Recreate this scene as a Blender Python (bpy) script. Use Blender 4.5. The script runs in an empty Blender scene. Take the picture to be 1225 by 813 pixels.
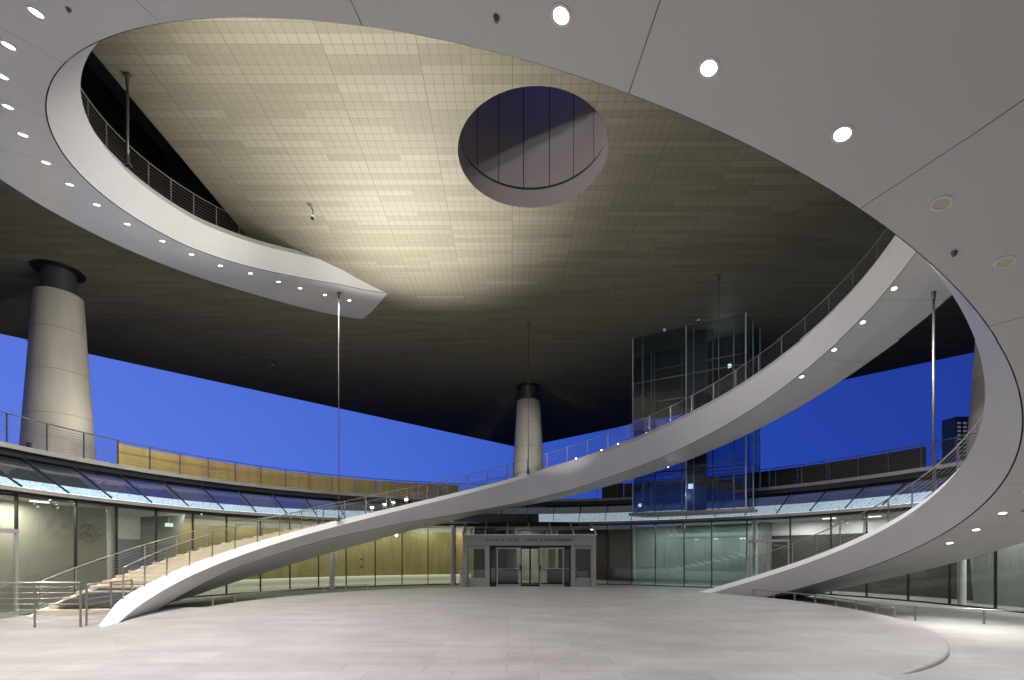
import bpy, bmesh, math, random
from mathutils import Vector, Matrix
random.seed(7)
R = math.radians
scene = bpy.context.scene
COL = scene.collection

# ------------------------------------------------------------------ layout
CX, CY = 0.45, 19.7          # axis of the double helix
FX, FY, FR = 0.9, 19.4, 19.0 # axis and radius of the curved glass building
DECK_Z, DECK_R = 6.5, 21.2
CEIL = 17.4
RING_Z = -0.2
DISC_R = 12.6
EYE = 2.1

def pol(th, r, z=0.0, c=(CX, CY)):
    a = R(th)
    return Vector((c[0] + r*math.cos(a), c[1] + r*math.sin(a), z))
def fpol(th, r, z=0.0):
    return pol(th, r, z, (FX, FY))

PA = (-2.3277390598875837e-09, -7.153219006082593e-07, -3.735563037693407e-05, -0.06864044315399308, 1.6076393407975564)
PB = (1.3935231986459506e-09, -3.813080370893142e-07, 1.7269690350169767e-05, -0.06294823095491528, 12.995860734431316)
def poly(p, x):
    v = 0.0
    for c in p: v = v*x + c
    return v
FASC = 1.22
def zA(th): return poly(PA, th) + FASC - 0.26*sm(-203, -231, th)     # top of parapet of the right-hand stair
def zB(th): return poly(PB, th)            # top of parapet of the left-hand stair

FB = [(206, 1.34), (187, 1.27), (175, 1.08), (162, .92), (141, .94), (122, 1.14), (105, 1.46), (90, 1.72), (76, 1.86), (49, 1.78), (28, 1.52), (12, 1.26), (-8, 1.10), (-80, 1.22)]
def fB(t):
    for (a, x), (c, y) in zip(FB[:-1], FB[1:]):
        if t >= c or c == -80:
            k = (a-t)/(a-c); k = min(1, max(0, k)); return x + (y-x)*k
def table(T, t):
    for (a, x), (c, y) in zip(T[:-1], T[1:]):
        if t >= c or (c, y) == T[-1]:
            k = min(1, max(0, (a-t)/(a-c))); return x + (y-x)*k
FO = [(206, 1.6), (165, 2.35), (150, 2.28), (129, 2.0), (118, 1.80), (100, 1.68), (90, 1.76), (76, 1.90), (49, 1.82), (28, 1.55), (12, 1.28), (-8, 1.12), (-80, 1.24)]
def foB(t): return table(FO, t)
def foA(t): return FASC+0.02
def fA(t): return FASC
def sm(a, c, x):
    x = min(1, max(0, (x-a)/(c-a))); return x*x*(3-2*x)
def drA(t): return -1.45*min(1.0, max(0.0, (-182-t)/35))**1.35      # the landing widens inwards at the top
def drB(t): return 0.0

# ------------------------------------------------------------------ helpers
def link(o):
    COL.objects.link(o); return o
def empty(name, loc=(0, 0, 0), label=None, cat=None, group=None, kind=None):
    o = bpy.data.objects.new(name, None); link(o); o.location = loc
    o.empty_display_size = 0.3
    tag(o, label, cat, group, kind); return o
def tag(o, label=None, cat=None, group=None, kind=None):
    if label: o['label'] = label
    if cat: o['category'] = cat
    if group: o['group'] = group
    if kind: o['kind'] = kind
    return o

class MB:
    def __init__(s): s.v = []; s.f = []; s.sm = []
    def face(s, pts, smooth=False):
        i = len(s.v); s.v += [tuple(p) for p in pts]; s.f.append(tuple(range(i, i+len(pts)))); s.sm.append(smooth)
    def strip(s, a, b, smooth=True, flip=False):
        """a quad strip between two equally long polylines, shared vertices"""
        i = len(s.v); n = len(a)
        s.v += [tuple(p) for p in a] + [tuple(p) for p in b]
        for k in range(n-1):
            q = (i+k, i+k+1, i+n+k+1, i+n+k)
            s.f.append(q[::-1] if flip else q); s.sm.append(smooth)
    def box(s, c, d, rz=0.0, tilt=None):
        m = Matrix.Rotation(rz, 4, 'Z')
        if tilt is not None: m = m @ tilt
        i = len(s.v)
        for sx in (-1, 1):
            for sy in (-1, 1):
                for sz in (-1, 1):
                    p = m @ Vector((sx*d[0]/2, sy*d[1]/2, sz*d[2]/2))
                    s.v.append((p.x+c[0], p.y+c[1], p.z+c[2]))
        for q in ((0,1,3,2),(4,6,7,5),(0,4,5,1),(2,3,7,6),(0,2,6,4),(1,5,7,3)):
            s.f.append(tuple(i+k for k in q)); s.sm.append(False)
    def bar(s, a, b, w, h=None, up=Vector((0, 0, 1))):
        """rectangular bar from a to b, w wide, h high"""
        h = h or w; a = Vector(a); b = Vector(b); d = (b-a).normalized()
        if abs(d.dot(up)) > 0.99: up = Vector((0, 1, 0))
        x = d.cross(up).normalized(); y = x.cross(d).normalized()
        i = len(s.v)
        for p in (a, b):
            for (u, v) in ((-1,-1),(1,-1),(1,1),(-1,1)):
                q = p + x*(u*w/2) + y*(v*h/2); s.v.append(tuple(q))
        for q in ((0,1,2,3),(7,6,5,4),(0,4,5,1),(1,5,6,2),(2,6,7,3),(3,7,4,0)):
            s.f.append(tuple(i+k for k in q)); s.sm.append(False)
    def tube(s, pts, r, n=6, closed_caps=True):
        pts = [Vector(p) for p in pts]; i0 = len(s.v)
        for k, p in enumerate(pts):
            if k == 0: d = pts[1]-p
            elif k == len(pts)-1: d = p-pts[k-1]
            else: d = pts[k+1]-pts[k-1]
            d.normalize(); up = Vector((0,0,1)) if abs(d.z) < 0.95 else Vector((0,1,0))
            x = d.cross(up).normalized(); y = x.cross(d)
            rr = r[k] if isinstance(r, (list, tuple)) else r
            for j in range(n):
                a = 2*math.pi*j/n
                s.v.append(tuple(p + x*(rr*math.cos(a)) + y*(rr*math.sin(a))))
        for k in range(len(pts)-1):
            for j in range(n):
                a = i0+k*n+j; b = i0+k*n+(j+1) % n
                s.f.append((a, b, b+n, a+n)); s.sm.append(True)
        if closed_caps:
            s.f.append(tuple(i0+j for j in range(n))[::-1]); s.sm.append(False)
            s.f.append(tuple(i0+(len(pts)-1)*n+j for j in range(n))); s.sm.append(False)
    def lathe(s, prof, c, n=40, cap=True, smooth=True):
        """prof = [(r,z)...]; rings not shared between profile segments (crisp edges)"""
        for (r0, z0), (r1, z1) in zip(prof[:-1], prof[1:]):
            a = [(c[0]+r0*math.cos(2*math.pi*k/n), c[1]+r0*math.sin(2*math.pi*k/n), c[2]+z0) for k in range(n+1)]
            b = [(c[0]+r1*math.cos(2*math.pi*k/n), c[1]+r1*math.sin(2*math.pi*k/n), c[2]+z1) for k in range(n+1)]
            s.strip(a, b, smooth)
        if cap:
            for (r, z), fl in ((prof[0], True), (prof[-1], False)):
                if r > 1e-4:
                    p = [(c[0]+r*math.cos(2*math.pi*k/n), c[1]+r*math.sin(2*math.pi*k/n), c[2]+z) for k in range(n)]
                    s.face(p[::-1] if fl else p)
    def build(s, name, mat, parent=None, loc=None):
        me = bpy.data.meshes.new(name); me.from_pydata(s.v, [], s.f); me.update()
        me.polygons.foreach_set('use_smooth', s.sm)
        if mat: me.materials.append(mat)
        o = bpy.data.objects.new(name, me); link(o)
        if parent:
            o.parent = parent
            o.matrix_parent_inverse = Matrix.Translation(-Vector(parent.location)) if not parent.parent else Matrix.Identity(4)
        if loc: o.location = loc
        return o

def child(o, parent):
    """parent o while keeping its world coordinates (all roots sit unrotated)"""
    o.parent = parent
    return o

# ------------------------------------------------------------------ materials
def mat(name, col, rough=0.5, metal=0.0, spec=0.5):
    m = bpy.data.materials.new(name); m.use_nodes = True
    b = m.node_tree.nodes['Principled BSDF']
    b.inputs['Base Color'].default_value = (*col, 1); b.inputs['Roughness'].default_value = rough
    b.inputs['Metallic'].default_value = metal; b.inputs['Specular IOR Level'].default_value = spec
    return m
def nodes(m): return m.node_tree.nodes, m.node_tree.links, m.node_tree.nodes['Principled BSDF']
def noise_mat(name, c1, c2, scale, rough=0.5, metal=0.0, detail=4, bump=0.0, stretch=(1, 1, 1), spec=0.5):
    m = mat(name, c1, rough, metal, spec); N, L, b = nodes(m)
    tc = N.new('ShaderNodeTexCoord'); mp = N.new('ShaderNodeMapping'); mp.inputs['Scale'].default_value = stretch
    nz = N.new('ShaderNodeTexNoise'); nz.inputs['Scale'].default_value = scale; nz.inputs['Detail'].default_value = detail
    rp = N.new('ShaderNodeValToRGB'); rp.color_ramp.elements[0].color = (*c1, 1); rp.color_ramp.elements[1].color = (*c2, 1)
    rp.color_ramp.elements[0].position = 0.3; rp.color_ramp.elements[1].position = 0.7
    L.new(tc.outputs['Object'], mp.inputs[0]); L.new(mp.outputs[0], nz.inputs['Vector']); L.new(nz.outputs['Fac'], rp.inputs[0]); L.new(rp.outputs[0], b.inputs['Base Color'])
    if bump:
        bp = N.new('ShaderNodeBump'); bp.inputs['Strength'].default_value = bump; bp.inputs['Distance'].default_value = 0.02
        L.new(nz.outputs['Fac'], bp.inputs['Height']); L.new(bp.outputs[0], b.inputs['Normal'])
    return m
def emis(name, col, s):
    m = bpy.data.materials.new(name); m.use_nodes = True; N = m.node_tree.nodes; L = m.node_tree.links
    N.clear(); e = N.new('ShaderNodeEmission'); o = N.new('ShaderNodeOutputMaterial')
    e.inputs[0].default_value = (*col, 1); e.inputs[1].default_value = s; L.new(e.outputs[0], o.inputs[0]); return m
def glass(name, tint=(0.8, 0.9, 0.87), refl=0.12, rough=0.0, ior=1.5):
    m = bpy.data.materials.new(name); m.use_nodes = True; N = m.node_tree.nodes; L = m.node_tree.links
    N.clear(); o = N.new('ShaderNodeOutputMaterial'); mx = N.new('ShaderNodeMixShader')
    t = N.new('ShaderNodeBsdfTransparent'); t.inputs[0].default_value = (*tint, 1)
    g = N.new('ShaderNodeBsdfGlossy'); g.inputs['Roughness'].default_value = rough; g.inputs['Color'].default_value = (0.9, 0.95, 0.95, 1)
    fr = N.new('ShaderNodeFresnel'); fr.inputs['IOR'].default_value = ior
    ad = N.new('ShaderNodeMath'); ad.operation = 'MULTIPLY_ADD'; ad.inputs[1].default_value = 1.0; ad.inputs[2].default_value = refl - 0.04
    ad.use_clamp = True
    L.new(fr.outputs[0], ad.inputs[0]); L.new(ad.outputs[0], mx.inputs[0]); L.new(t.outputs[0], mx.inputs[1]); L.new(g.outputs[0], mx.inputs[2]); L.new(mx.outputs[0], o.inputs[0])
    return m

M = {}
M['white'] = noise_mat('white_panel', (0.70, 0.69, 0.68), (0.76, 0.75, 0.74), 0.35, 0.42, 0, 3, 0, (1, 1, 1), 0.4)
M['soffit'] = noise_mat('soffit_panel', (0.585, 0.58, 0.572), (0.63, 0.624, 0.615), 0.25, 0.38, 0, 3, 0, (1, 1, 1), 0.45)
M['dark'] = mat('dark_gap', (0.012, 0.012, 0.012), 0.8)
M['black_metal'] = mat('black_metal', (0.02, 0.021, 0.022), 0.4, 0.3)
M['steel'] = mat('stainless_steel', (0.15, 0.147, 0.14), 0.42, 0.8)
M['rail'] = mat('brushed_rail', (0.42, 0.40, 0.36), 0.35, 0.85)
M['dark_rail'] = mat('terrace_rail', (0.16, 0.16, 0.16), 0.4, 0.7)
M['step'] = noise_mat('travertine_step', (0.50, 0.43, 0.33), (0.60, 0.53, 0.42), 2.0, 0.6, 0, 5, 0.05, (1, 1, 6))
M['glass'] = glass('clear_glass', (0.80, 0.89, 0.86), 0.07)
M['green_glass'] = glass('green_frosted_glass', (0.55, 0.72, 0.68), 0.13)
M['tower_glass'] = glass('shaft_glass', (0.44, 0.58, 0.67), 0.06)
M['roof_glass'] = glass('roof_glass', (0.62, 0.70, 0.80), 0.10)
M['painted_sky'] = {k_: emis('painted_sky_glow_'+k_, c_, 1.0) for k_, c_ in (('blue', (0.088, 0.100, 0.27)), ('lilac', (0.13, 0.128, 0.235)), ('grey', (0.075, 0.08, 0.082)), ('green', (0.08, 0.088, 0.085)), ('violet', (0.078, 0.083, 0.155)))}  # no lamps: sky light in the roof glass painted as emission
M['portal'] = noise_mat('portal_metal', (0.29, 0.28, 0.26), (0.33, 0.32, 0.30), 3, 0.38, 0.2, 3, 0, (1, 1, 8))
M['lens'] = emis('lamp_lens', (1, 0.96, 0.88), 14)
M['lens_off'] = mat('unlit_lens', (0.60, 0.57, 0.42), 0.3)
M['trim'] = mat('lamp_trim', (0.75, 0.74, 0.72), 0.4)
M['interior_white'] = mat('interior_white', (0.72, 0.72, 0.70), 0.6)
M['interior_grey'] = noise_mat('interior_grey', (0.19, 0.195, 0.19), (0.23, 0.235, 0.23), 1.2, 0.6)
M['interior_dark'] = noise_mat('interior_dark', (0.035, 0.033, 0.03), (0.06, 0.055, 0.05), 1.2, 0.6)
M['beige'] = noise_mat('beige_wall', (0.50, 0.46, 0.38), (0.56, 0.52, 0.44), 0.6, 0.45)
M['lobby_floor'] = noise_mat('lobby_floor', (0.42, 0.41, 0.40), (0.48, 0.47, 0.46), 2, 0.25)
M['wood'] = noise_mat('dark_wood', (0.10, 0.065, 0.04), (0.16, 0.10, 0.06), 3, 0.4, 0, 5, 0, (8, 8, 0.5))
M['cove'] = emis('cove_light', (1, 0.93, 0.62), 1.6)
M['ceil_lamp'] = emis('office_lamp', (1, 0.97, 0.9), 2.2)
M['exit'] = emis('exit_green', (0.05, 0.9, 0.35), 1.6)
M['deck_edge'] = noise_mat('deck_edge', (0.20, 0.19, 0.17), (0.26, 0.25, 0.23), 1.0, 0.5)
M['navy'] = mat('navy_core', (0.02, 0.03, 0.07), 0.35)
M['slate'] = mat('slate_blue', (0.11, 0.11, 0.20), 0.35)
M['fin'] = mat('pale_fin', (0.55, 0.60, 0.62), 0.4)
M['seal'] = mat('seal_grey', (0.38, 0.36, 0.31), 0.5)
M['partition'] = mat('blue_grey_partition', (0.22, 0.24, 0.30), 0.5)
M['strip'] = emis('lift_strip', (0.8, 0.9, 1), 1.3)

def gold(name, c1, c2, metal=0.55, rough=0.38):
    m = noise_mat(name, c1, c2, 1.3, rough, metal, 3, 0, (3, 3, 0.35)); return m
M['gold'] = gold('gold_panel', (0.31, 0.255, 0.10), (0.41, 0.345, 0.15), 0.3, 0.4)
M['gold_screen'] = gold('gold_screen', (0.40, 0.30, 0.10), (0.50, 0.39, 0.15), 0.4, 0.42)

def louver_mat(name, c1, c2, per):
    m = mat(name, c1, 0.5, 0.4); N, L, b = nodes(m)
    tc = N.new('ShaderNodeTexCoord'); w = N.new('ShaderNodeTexWave'); w.bands_direction = 'Z'; w.inputs['Scale'].default_value = 0.314/per
    rp = N.new('ShaderNodeValToRGB'); rp.color_ramp.elements[0].color = (*c1, 1); rp.color_ramp.elements[1].color = (*c2, 1)
    bp = N.new('ShaderNodeBump'); bp.inputs['Strength'].default_value = 0.8; bp.inputs['Distance'].default_value = 0.03
    L.new(tc.outputs['Object'], w.inputs[0]); L.new(w.outputs['Fac'], rp.inputs[0]); L.new(rp.outputs[0], b.inputs['Base Color'])
    L.new(w.outputs['Fac'], bp.inputs['Height']); L.new(bp.outputs[0], b.inputs['Normal']); return m
M['dark_screen'] = louver_mat('dark_louver_screen', (0.035, 0.032, 0.025), (0.07, 0.06, 0.045), 0.1)

# concrete column with soft staining
M['concrete'] = noise_mat('column_concrete', (0.42, 0.39, 0.325), (0.53, 0.50, 0.42), 0.8, 0.7, 0, 8, 0.1, (2, 2, 0.5))
M['joint'] = mat('column_joint', (0.16, 0.15, 0.13), 0.8)

# stone paving
def paving(name, c1, c2, bw, bh, mortar, polar=False):
    m = mat(name, c1, 0.5, 0, 0.4); N, L, b = nodes(m)
    tc = N.new('ShaderNodeTexCoord'); mp = N.new('ShaderNodeMapping'); L.new(tc.outputs['Object'], mp.inputs[0])
    br = N.new('ShaderNodeTexBrick'); br.offset = 0.37; br.offset_frequency = 2; br.squash = 1
    br.inputs['Scale'].default_value = 1; br.inputs['Brick Width'].default_value = bw; br.inputs['Row Height'].default_value = bh
    br.inputs['Mortar Size'].default_value = 0.006; br.inputs['Mortar Smooth'].default_value = 0.2; br.inputs['Bias'].default_value = 0.0
    br.inputs['Color1'].default_value = (*c1, 1); br.inputs['Color2'].default_value = (*c2, 1); br.inputs['Mortar'].default_value = (*mortar, 1)
    vec = mp.outputs[0]
    if polar:
        sp = N.new('ShaderNodeSeparateXYZ'); L.new(vec, sp.inputs[0])
        at = N.new('ShaderNodeMath'); at.operation = 'ARCTAN2'; L.new(sp.outputs[1], at.inputs[0]); L.new(sp.outputs[0], at.inputs[1])
        mu = N.new('ShaderNodeMath'); mu.operation = 'MULTIPLY'; mu.inputs[1].default_value = 14.0; L.new(at.outputs[0], mu.inputs[0])
        ln = N.new('ShaderNodeVectorMath'); ln.operation = 'LENGTH'; L.new(vec, ln.inputs[0])
        cb = N.new('ShaderNodeCombineXYZ'); L.new(ln.outputs['Value'], cb.inputs[0]); L.new(mu.outputs[0], cb.inputs[1]); vec = cb.outputs[0]
    L.new(vec, br.inputs['Vector'])
    nz = N.new('ShaderNodeTexNoise'); nz.inputs['Scale'].default_value = 1.4; nz.inputs['Detail'].default_value = 8; nz.inputs['Roughness'].default_value = 0.65
    m2 = N.new('ShaderNodeMapping'); m2.inputs['Scale'].default_value = (0.8, 1.7, 1); L.new(tc.outputs['Object'], m2.inputs[0]); L.new(m2.outputs[0], nz.inputs['Vector'])
    rp = N.new('ShaderNodeValToRGB'); rp.color_ramp.elements[0].position = 0.25; rp.color_ramp.elements[1].position = 0.8
    rp.color_ramp.elements[0].color = (0.74, 0.73, 0.73, 1); rp.color_ramp.elements[1].color = (1.14, 1.13, 1.13, 1)
    nl = N.new('ShaderNodeTexNoise'); nl.inputs['Scale'].default_value = 0.5; nl.inputs['Detail'].default_value = 6; nl.inputs['Roughness'].default_value = 0.6
    m3 = N.new('ShaderNodeMapping'); m3.inputs['Scale'].default_value = (0.8, 1.5, 1); L.new(tc.outputs['Object'], m3.inputs[0]); L.new(m3.outputs[0], nl.inputs['Vector'])
    av = N.new('ShaderNodeMix'); av.data_type = 'FLOAT'; av.inputs[0].default_value = 0.5; L.new(nz.outputs['Fac'], av.inputs[2]); L.new(nl.outputs['Fac'], av.inputs[3])
    rp.color_ramp.elements[0].position = 0.33; rp.color_ramp.elements[1].position = 0.68
    L.new(av.outputs[0], rp.inputs[0])
    mx = N.new('ShaderNodeMix'); mx.data_type = 'RGBA'; mx.blend_type = 'MULTIPLY'; mx.inputs[0].default_value = 1.0
    L.new(br.outputs['Color'], mx.inputs[6]); L.new(rp.outputs[0], mx.inputs[7]); L.new(mx.outputs[2], b.inputs['Base Color'])
    bp = N.new('ShaderNodeBump'); bp.inputs['Strength'].default_value = 0.25; bp.inputs['Distance'].default_value = 0.01
    L.new(br.outputs['Fac'], bp.inputs['Height']); bp.invert = True; L.new(bp.outputs[0], b.inputs['Normal'])
    r2 = N.new('ShaderNodeMapRange'); r2.inputs[3].default_value = 0.38; r2.inputs[4].default_value = 0.62; L.new(nz.outputs['Fac'], r2.inputs[0]); L.new(r2.outputs[0], b.inputs['Roughness'])
    return m
M['disc'] = paving('plaza_stone', (0.274, 0.260, 0.257), (0.310, 0.296, 0.293), 1.5, 0.6, (0.165, 0.158, 0.155))
M['ring'] = M['disc']
M['ground'] = noise_mat('ground_asphalt', (0.045, 0.045, 0.048), (0.06, 0.06, 0.062), 3, 0.9)

# tiled metal ceiling
def ceiling_mat():
    m = mat('tiled_ceiling', (0.4, 0.36, 0.27), 0.58, 0.12, 0.35); N, L, b = nodes(m)
    T = 0.318
    tc = N.new('ShaderNodeTexCoord')
    br = N.new('ShaderNodeTexBrick'); br.offset = 0.5; br.offset_frequency = 2; br.squash = 1
    br.inputs['Scale'].default_value = 1; br.inputs['Brick Width'].default_value = T*9; br.inputs['Row Height'].default_value = T
    br.inputs['Mortar Size'].default_value = 0.010; br.inputs['Mortar Smooth'].default_value = 0.0; br.inputs['Bias'].default_value = 0.0
    br.inputs['Color1'].default_value = (0.0, 0.0, 0.0, 1); br.inputs['Color2'].default_value = (1, 1, 1, 1); br.inputs['Mortar'].default_value = (0.5, 0.5, 0.5, 1)
    L.new(tc.outputs['Object'], br.inputs['Vector'])
    ra = N.new('ShaderNodeValToRGB'); e = ra.color_ramp.elements
    e[0].position = 0.0; e[0].color = (0.200, 0.183, 0.134, 1); e[1].position = 1.0; e[1].color = (0.262, 0.244, 0.190, 1)
    e2 = ra.color_ramp.elements.new(0.45); e2.color = (0.232, 0.214, 0.157, 1)
    L.new(br.outputs['Color'], ra.inputs[0])
    # hue drift over large areas
    nz = N.new('ShaderNodeTexNoise'); nz.inputs['Scale'].default_value = 0.9; nz.inputs['Detail'].default_value = 2
    m2 = N.new('ShaderNodeMapping'); m2.inputs['Scale'].default_value = (0.25, 1.4, 1); L.new(tc.outputs['Object'], m2.inputs[0]); L.new(m2.outputs[0], nz.inputs['Vector'])
    rp = N.new('ShaderNodeValToRGB'); rp.color_ramp.elements[0].color = (0.88, 0.88, 0.84, 1); rp.color_ramp.elements[1].color = (1.1, 1.08, 1.08, 1)
    L.new(nz.outputs['Fac'], rp.inputs[0])
    mx = N.new('ShaderNodeMix'); mx.data_type = 'RGBA'; mx.blend_type = 'MULTIPLY'; mx.inputs[0].default_value = 1.0
    L.new(ra.outputs[0], mx.inputs[6]); L.new(rp.outputs[0], mx.inputs[7])
    # tile joints: true grid in x and y
    sp = N.new('ShaderNodeSeparateXYZ'); L.new(tc.outputs['Object'], sp.inputs[0])
    def joint(sock, per, w):
        dv = N.new('ShaderNodeMath'); dv.operation = 'DIVIDE'; dv.inputs[1].default_value = per; L.new(sock, dv.inputs[0])
        fr = N.new('ShaderNodeMath'); fr.operation = 'FRACT'; L.new(dv.outputs[0], fr.inputs[0])
        lt = N.new('ShaderNodeMath'); lt.operation = 'LESS_THAN'; lt.inputs[1].default_value = w/per; L.new(fr.outputs[0], lt.inputs[0]); return lt.outputs[0]
    jx = joint(sp.outputs[0], T, 0.013); jy = joint(sp.outputs[1], T, 0.013); jb = joint(sp.outputs[0], T*9, 0.022)
    a = N.new('ShaderNodeMath'); a.operation = 'MAXIMUM'; L.new(jx, a.inputs[0]); L.new(jy, a.inputs[1])
    a2 = N.new('ShaderNodeMath'); a2.operation = 'MAXIMUM'; L.new(a.outputs[0], a2.inputs[0]); L.new(jb, a2.inputs[1])
    mj = N.new('ShaderNodeMix'); mj.data_type = 'RGBA'; L.new(a2.outputs[0], mj.inputs[0]); L.new(mx.outputs[2], mj.inputs[6]); mj.inputs[7].default_value = (0.11, 0.098, 0.07, 1)
    L.new(mj.outputs[2], b.inputs['Base Color'])
    return m
M['ceiling'] = ceiling_mat()
M['fascia_dark'] = mat('building_fascia', (0.05, 0.05, 0.055), 0.5, 0.3)
M['oculus'] = noise_mat('oculus_lining', (0.235, 0.205, 0.205), (0.265, 0.232, 0.23), 0.5, 0.4, 0.1)

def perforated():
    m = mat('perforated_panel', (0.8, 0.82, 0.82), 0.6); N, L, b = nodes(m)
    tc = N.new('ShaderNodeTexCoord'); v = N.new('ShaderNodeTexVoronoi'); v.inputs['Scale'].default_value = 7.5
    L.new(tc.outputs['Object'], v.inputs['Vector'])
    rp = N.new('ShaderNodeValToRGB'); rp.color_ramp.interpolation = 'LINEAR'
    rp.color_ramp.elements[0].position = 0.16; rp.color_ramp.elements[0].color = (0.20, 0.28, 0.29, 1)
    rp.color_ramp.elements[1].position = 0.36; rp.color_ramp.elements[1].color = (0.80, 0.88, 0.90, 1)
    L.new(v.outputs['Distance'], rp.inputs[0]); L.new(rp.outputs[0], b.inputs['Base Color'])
    L.new(rp.outputs[0], b.inputs['Emission Color']); b.inputs['Emission Strength'].default_value = 0.62  # glow put in for interior light falling on the panel
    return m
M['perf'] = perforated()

# ------------------------------------------------------------------ world, sun, camera
w = bpy.data.worlds.new('World'); scene.world = w; w.use_nodes = True
N = w.node_tree.nodes; L = w.node_tree.links
bg = N['Background']
sky = N.new('ShaderNodeTexSky'); sky.sky_type = 'NISHITA'; sky.sun_disc = False
SUN_AZ = R(-95)
sky.sun_elevation = R(-4.0); sky.sun_rotation = SUN_AZ
sky.air_density = 1.0; sky.dust_density = 0.3; sky.ozone_density = 4.0
hs = N.new('ShaderNodeMix'); hs.data_type = 'RGBA'; hs.blend_type = 'MULTIPLY'; hs.inputs[0].default_value = 1.0
L.new(sky.outputs[0], hs.inputs[6]); hs.inputs[7].default_value = (1, 1, 1, 1)
# blue-hour sky: lighter towards the afterglow in the west, deeper to the east
tc = N.new('ShaderNodeTexCoord'); sp = N.new('ShaderNodeSeparateXYZ'); L.new(tc.outputs['Generated'], sp.inputs[0])
rp = N.new('ShaderNodeValToRGB'); e = rp.color_ramp.elements
e[0].position = 0.05; e[0].color = (0.112, 0.200, 0.800, 1)
e[1].position = 0.92; e[1].color = (0.017, 0.048, 0.345, 1)
x1 = rp.color_ramp.elements.new(0.42); x1.color = (0.055, 0.135, 0.630, 1)
x2 = rp.color_ramp.elements.new(0.62); x2.color = (0.024, 0.075, 0.470, 1)
mr = N.new('ShaderNodeMapRange'); mr.inputs[1].default_value = -0.8; mr.inputs[2].default_value = 0.8
L.new(sp.outputs[0], mr.inputs[0]); L.new(mr.outputs[0], rp.inputs[0])
# zenith falls off
zr = N.new('ShaderNodeMapRange'); zr.inputs[1].default_value = 0.0; zr.inputs[2].default_value = 0.9; zr.inputs[3].default_value = 1.0; zr.inputs[4].default_value = 0.55
L.new(sp.outputs[2], zr.inputs[0])
mz = N.new('ShaderNodeMix'); mz.data_type = 'RGBA'; mz.blend_type = 'MULTIPLY'; mz.inputs[0].default_value = 1.0
L.new(rp.outputs[0], mz.inputs[6]); L.new(zr.outputs[0], mz.inputs[7])
ad = N.new('ShaderNodeMix'); ad.data_type = 'RGBA'; ad.blend_type = 'ADD'; ad.inputs[0].default_value = 0.02
L.new(mz.outputs[2], ad.inputs[6]); L.new(hs.outputs[2], ad.inputs[7])
L.new(ad.outputs[2], bg.inputs[0]); bg.inputs[1].default_value = 1.0

cam = bpy.data.cameras.new('camera'); co = bpy.data.objects.new('camera', cam); link(co)
co.location = (0, 0, EYE); co.rotation_euler = (R(90), 0, 0)
cam.sensor_width = 36; cam.lens = 595/1225*36
cam.shift_y = (662-406.5)/1225; cam.clip_end = 5000; cam.clip_start = 0.05
scene.camera = co
scene.view_settings.view_transform = 'Standard'; scene.view_settings.look = 'None'
scene.view_settings.exposure = 0.1; scene.view_settings.gamma = 1
scene.view_settings.use_curve_mapping = False
try:
    scene.cycles.max_bounces = 8; scene.cycles.transparent_max_bounces = 24
    scene.cycles.sample_clamp_indirect = 4; scene.cycles.use_denoising = True
    scene.cycles.caustics_reflective = False; scene.cycles.caustics_refractive = False
except Exception: pass

def lamp(name, kind, loc, power, col=(1, 0.95, 0.87), target=None, size=0.1, angle=90, blend=0.6, parent=None, sy=None):
    l = bpy.data.lights.new(name, kind); l.energy = power; l.color = col
    if kind == 'SPOT': l.spot_size = R(angle); l.spot_blend = blend; l.shadow_soft_size = size
    elif kind == 'AREA':
        l.shape = 'RECTANGLE'; l.size = size; l.size_y = sy or size
    else: l.shadow_soft_size = size
    o = bpy.data.objects.new(name, l); link(o); o.location = loc
    d = (Vector(target)-Vector(loc)) if target else Vector((0, 0, -1))
    o.rotation_euler = d.to_track_quat('-Z', 'Y').to_euler()
    if parent: o.parent = parent
    return o

# ------------------------------------------------------------------ ground
b = MB(); S = 2500
b.face([(-S, -S, -0.45), (S, -S, -0.45), (S, S, -0.45), (-S, S, -0.45)])
tag(b.build('ground', M['ground']), kind='structure')
b = MB(); n = 160
a = [(DISC_R*math.cos(2*math.pi*k/n), DISC_R*math.sin(2*math.pi*k/n), 0) for k in range(n)]
b.face(a)
prof = [(DISC_R, 0.0), (DISC_R+0.03, -0.006), (DISC_R+0.06, -0.025), (DISC_R+0.08, -0.055), (DISC_R+0.085, -0.3)]
b.lathe(prof, (0, 0, 0), n, cap=False)
o = b.build('plaza_paving', M['disc']); o.location = (CX, CY, 0); tag(o, kind='structure')
def sstep(a, c, x):
    x = min(1, max(0, (x-a)/(c-a))); return x*x*(3-2*x)
def ring_z(th, r):
    """paving beside the plaza: level with it at the left and near side, lower towards the entrance and the right"""
    th = th % 360
    if th > 300: th -= 360
    low = 1 - sstep(172, 181, th) if th > 100 else sstep(-74, -26, th)
    out = sstep(17.2, 18.8, r)
    return -0.004 + (RING_Z+0.004)*max(low, out)
b = MB(); na, rr = 180, [DISC_R-0.2, DISC_R+0.1, 14, 15.5, 17.2, 17.6, 18.0, 18.4, 18.8, 21, 34]
for r0, r1 in zip(rr[:-1], rr[1:]):
    b.strip([pol(360*k/na, r0, ring_z(360*k/na, r0), (0, 0)) for k in range(na+1)], [pol(360*k/na, r1, ring_z(360*k/na, r1), (0, 0)) for k in range(na+1)], True, True)
o = b.build('ring_pavement', M['ring']); o.location = (CX, CY, 0); tag(o, kind='structure')

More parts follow.
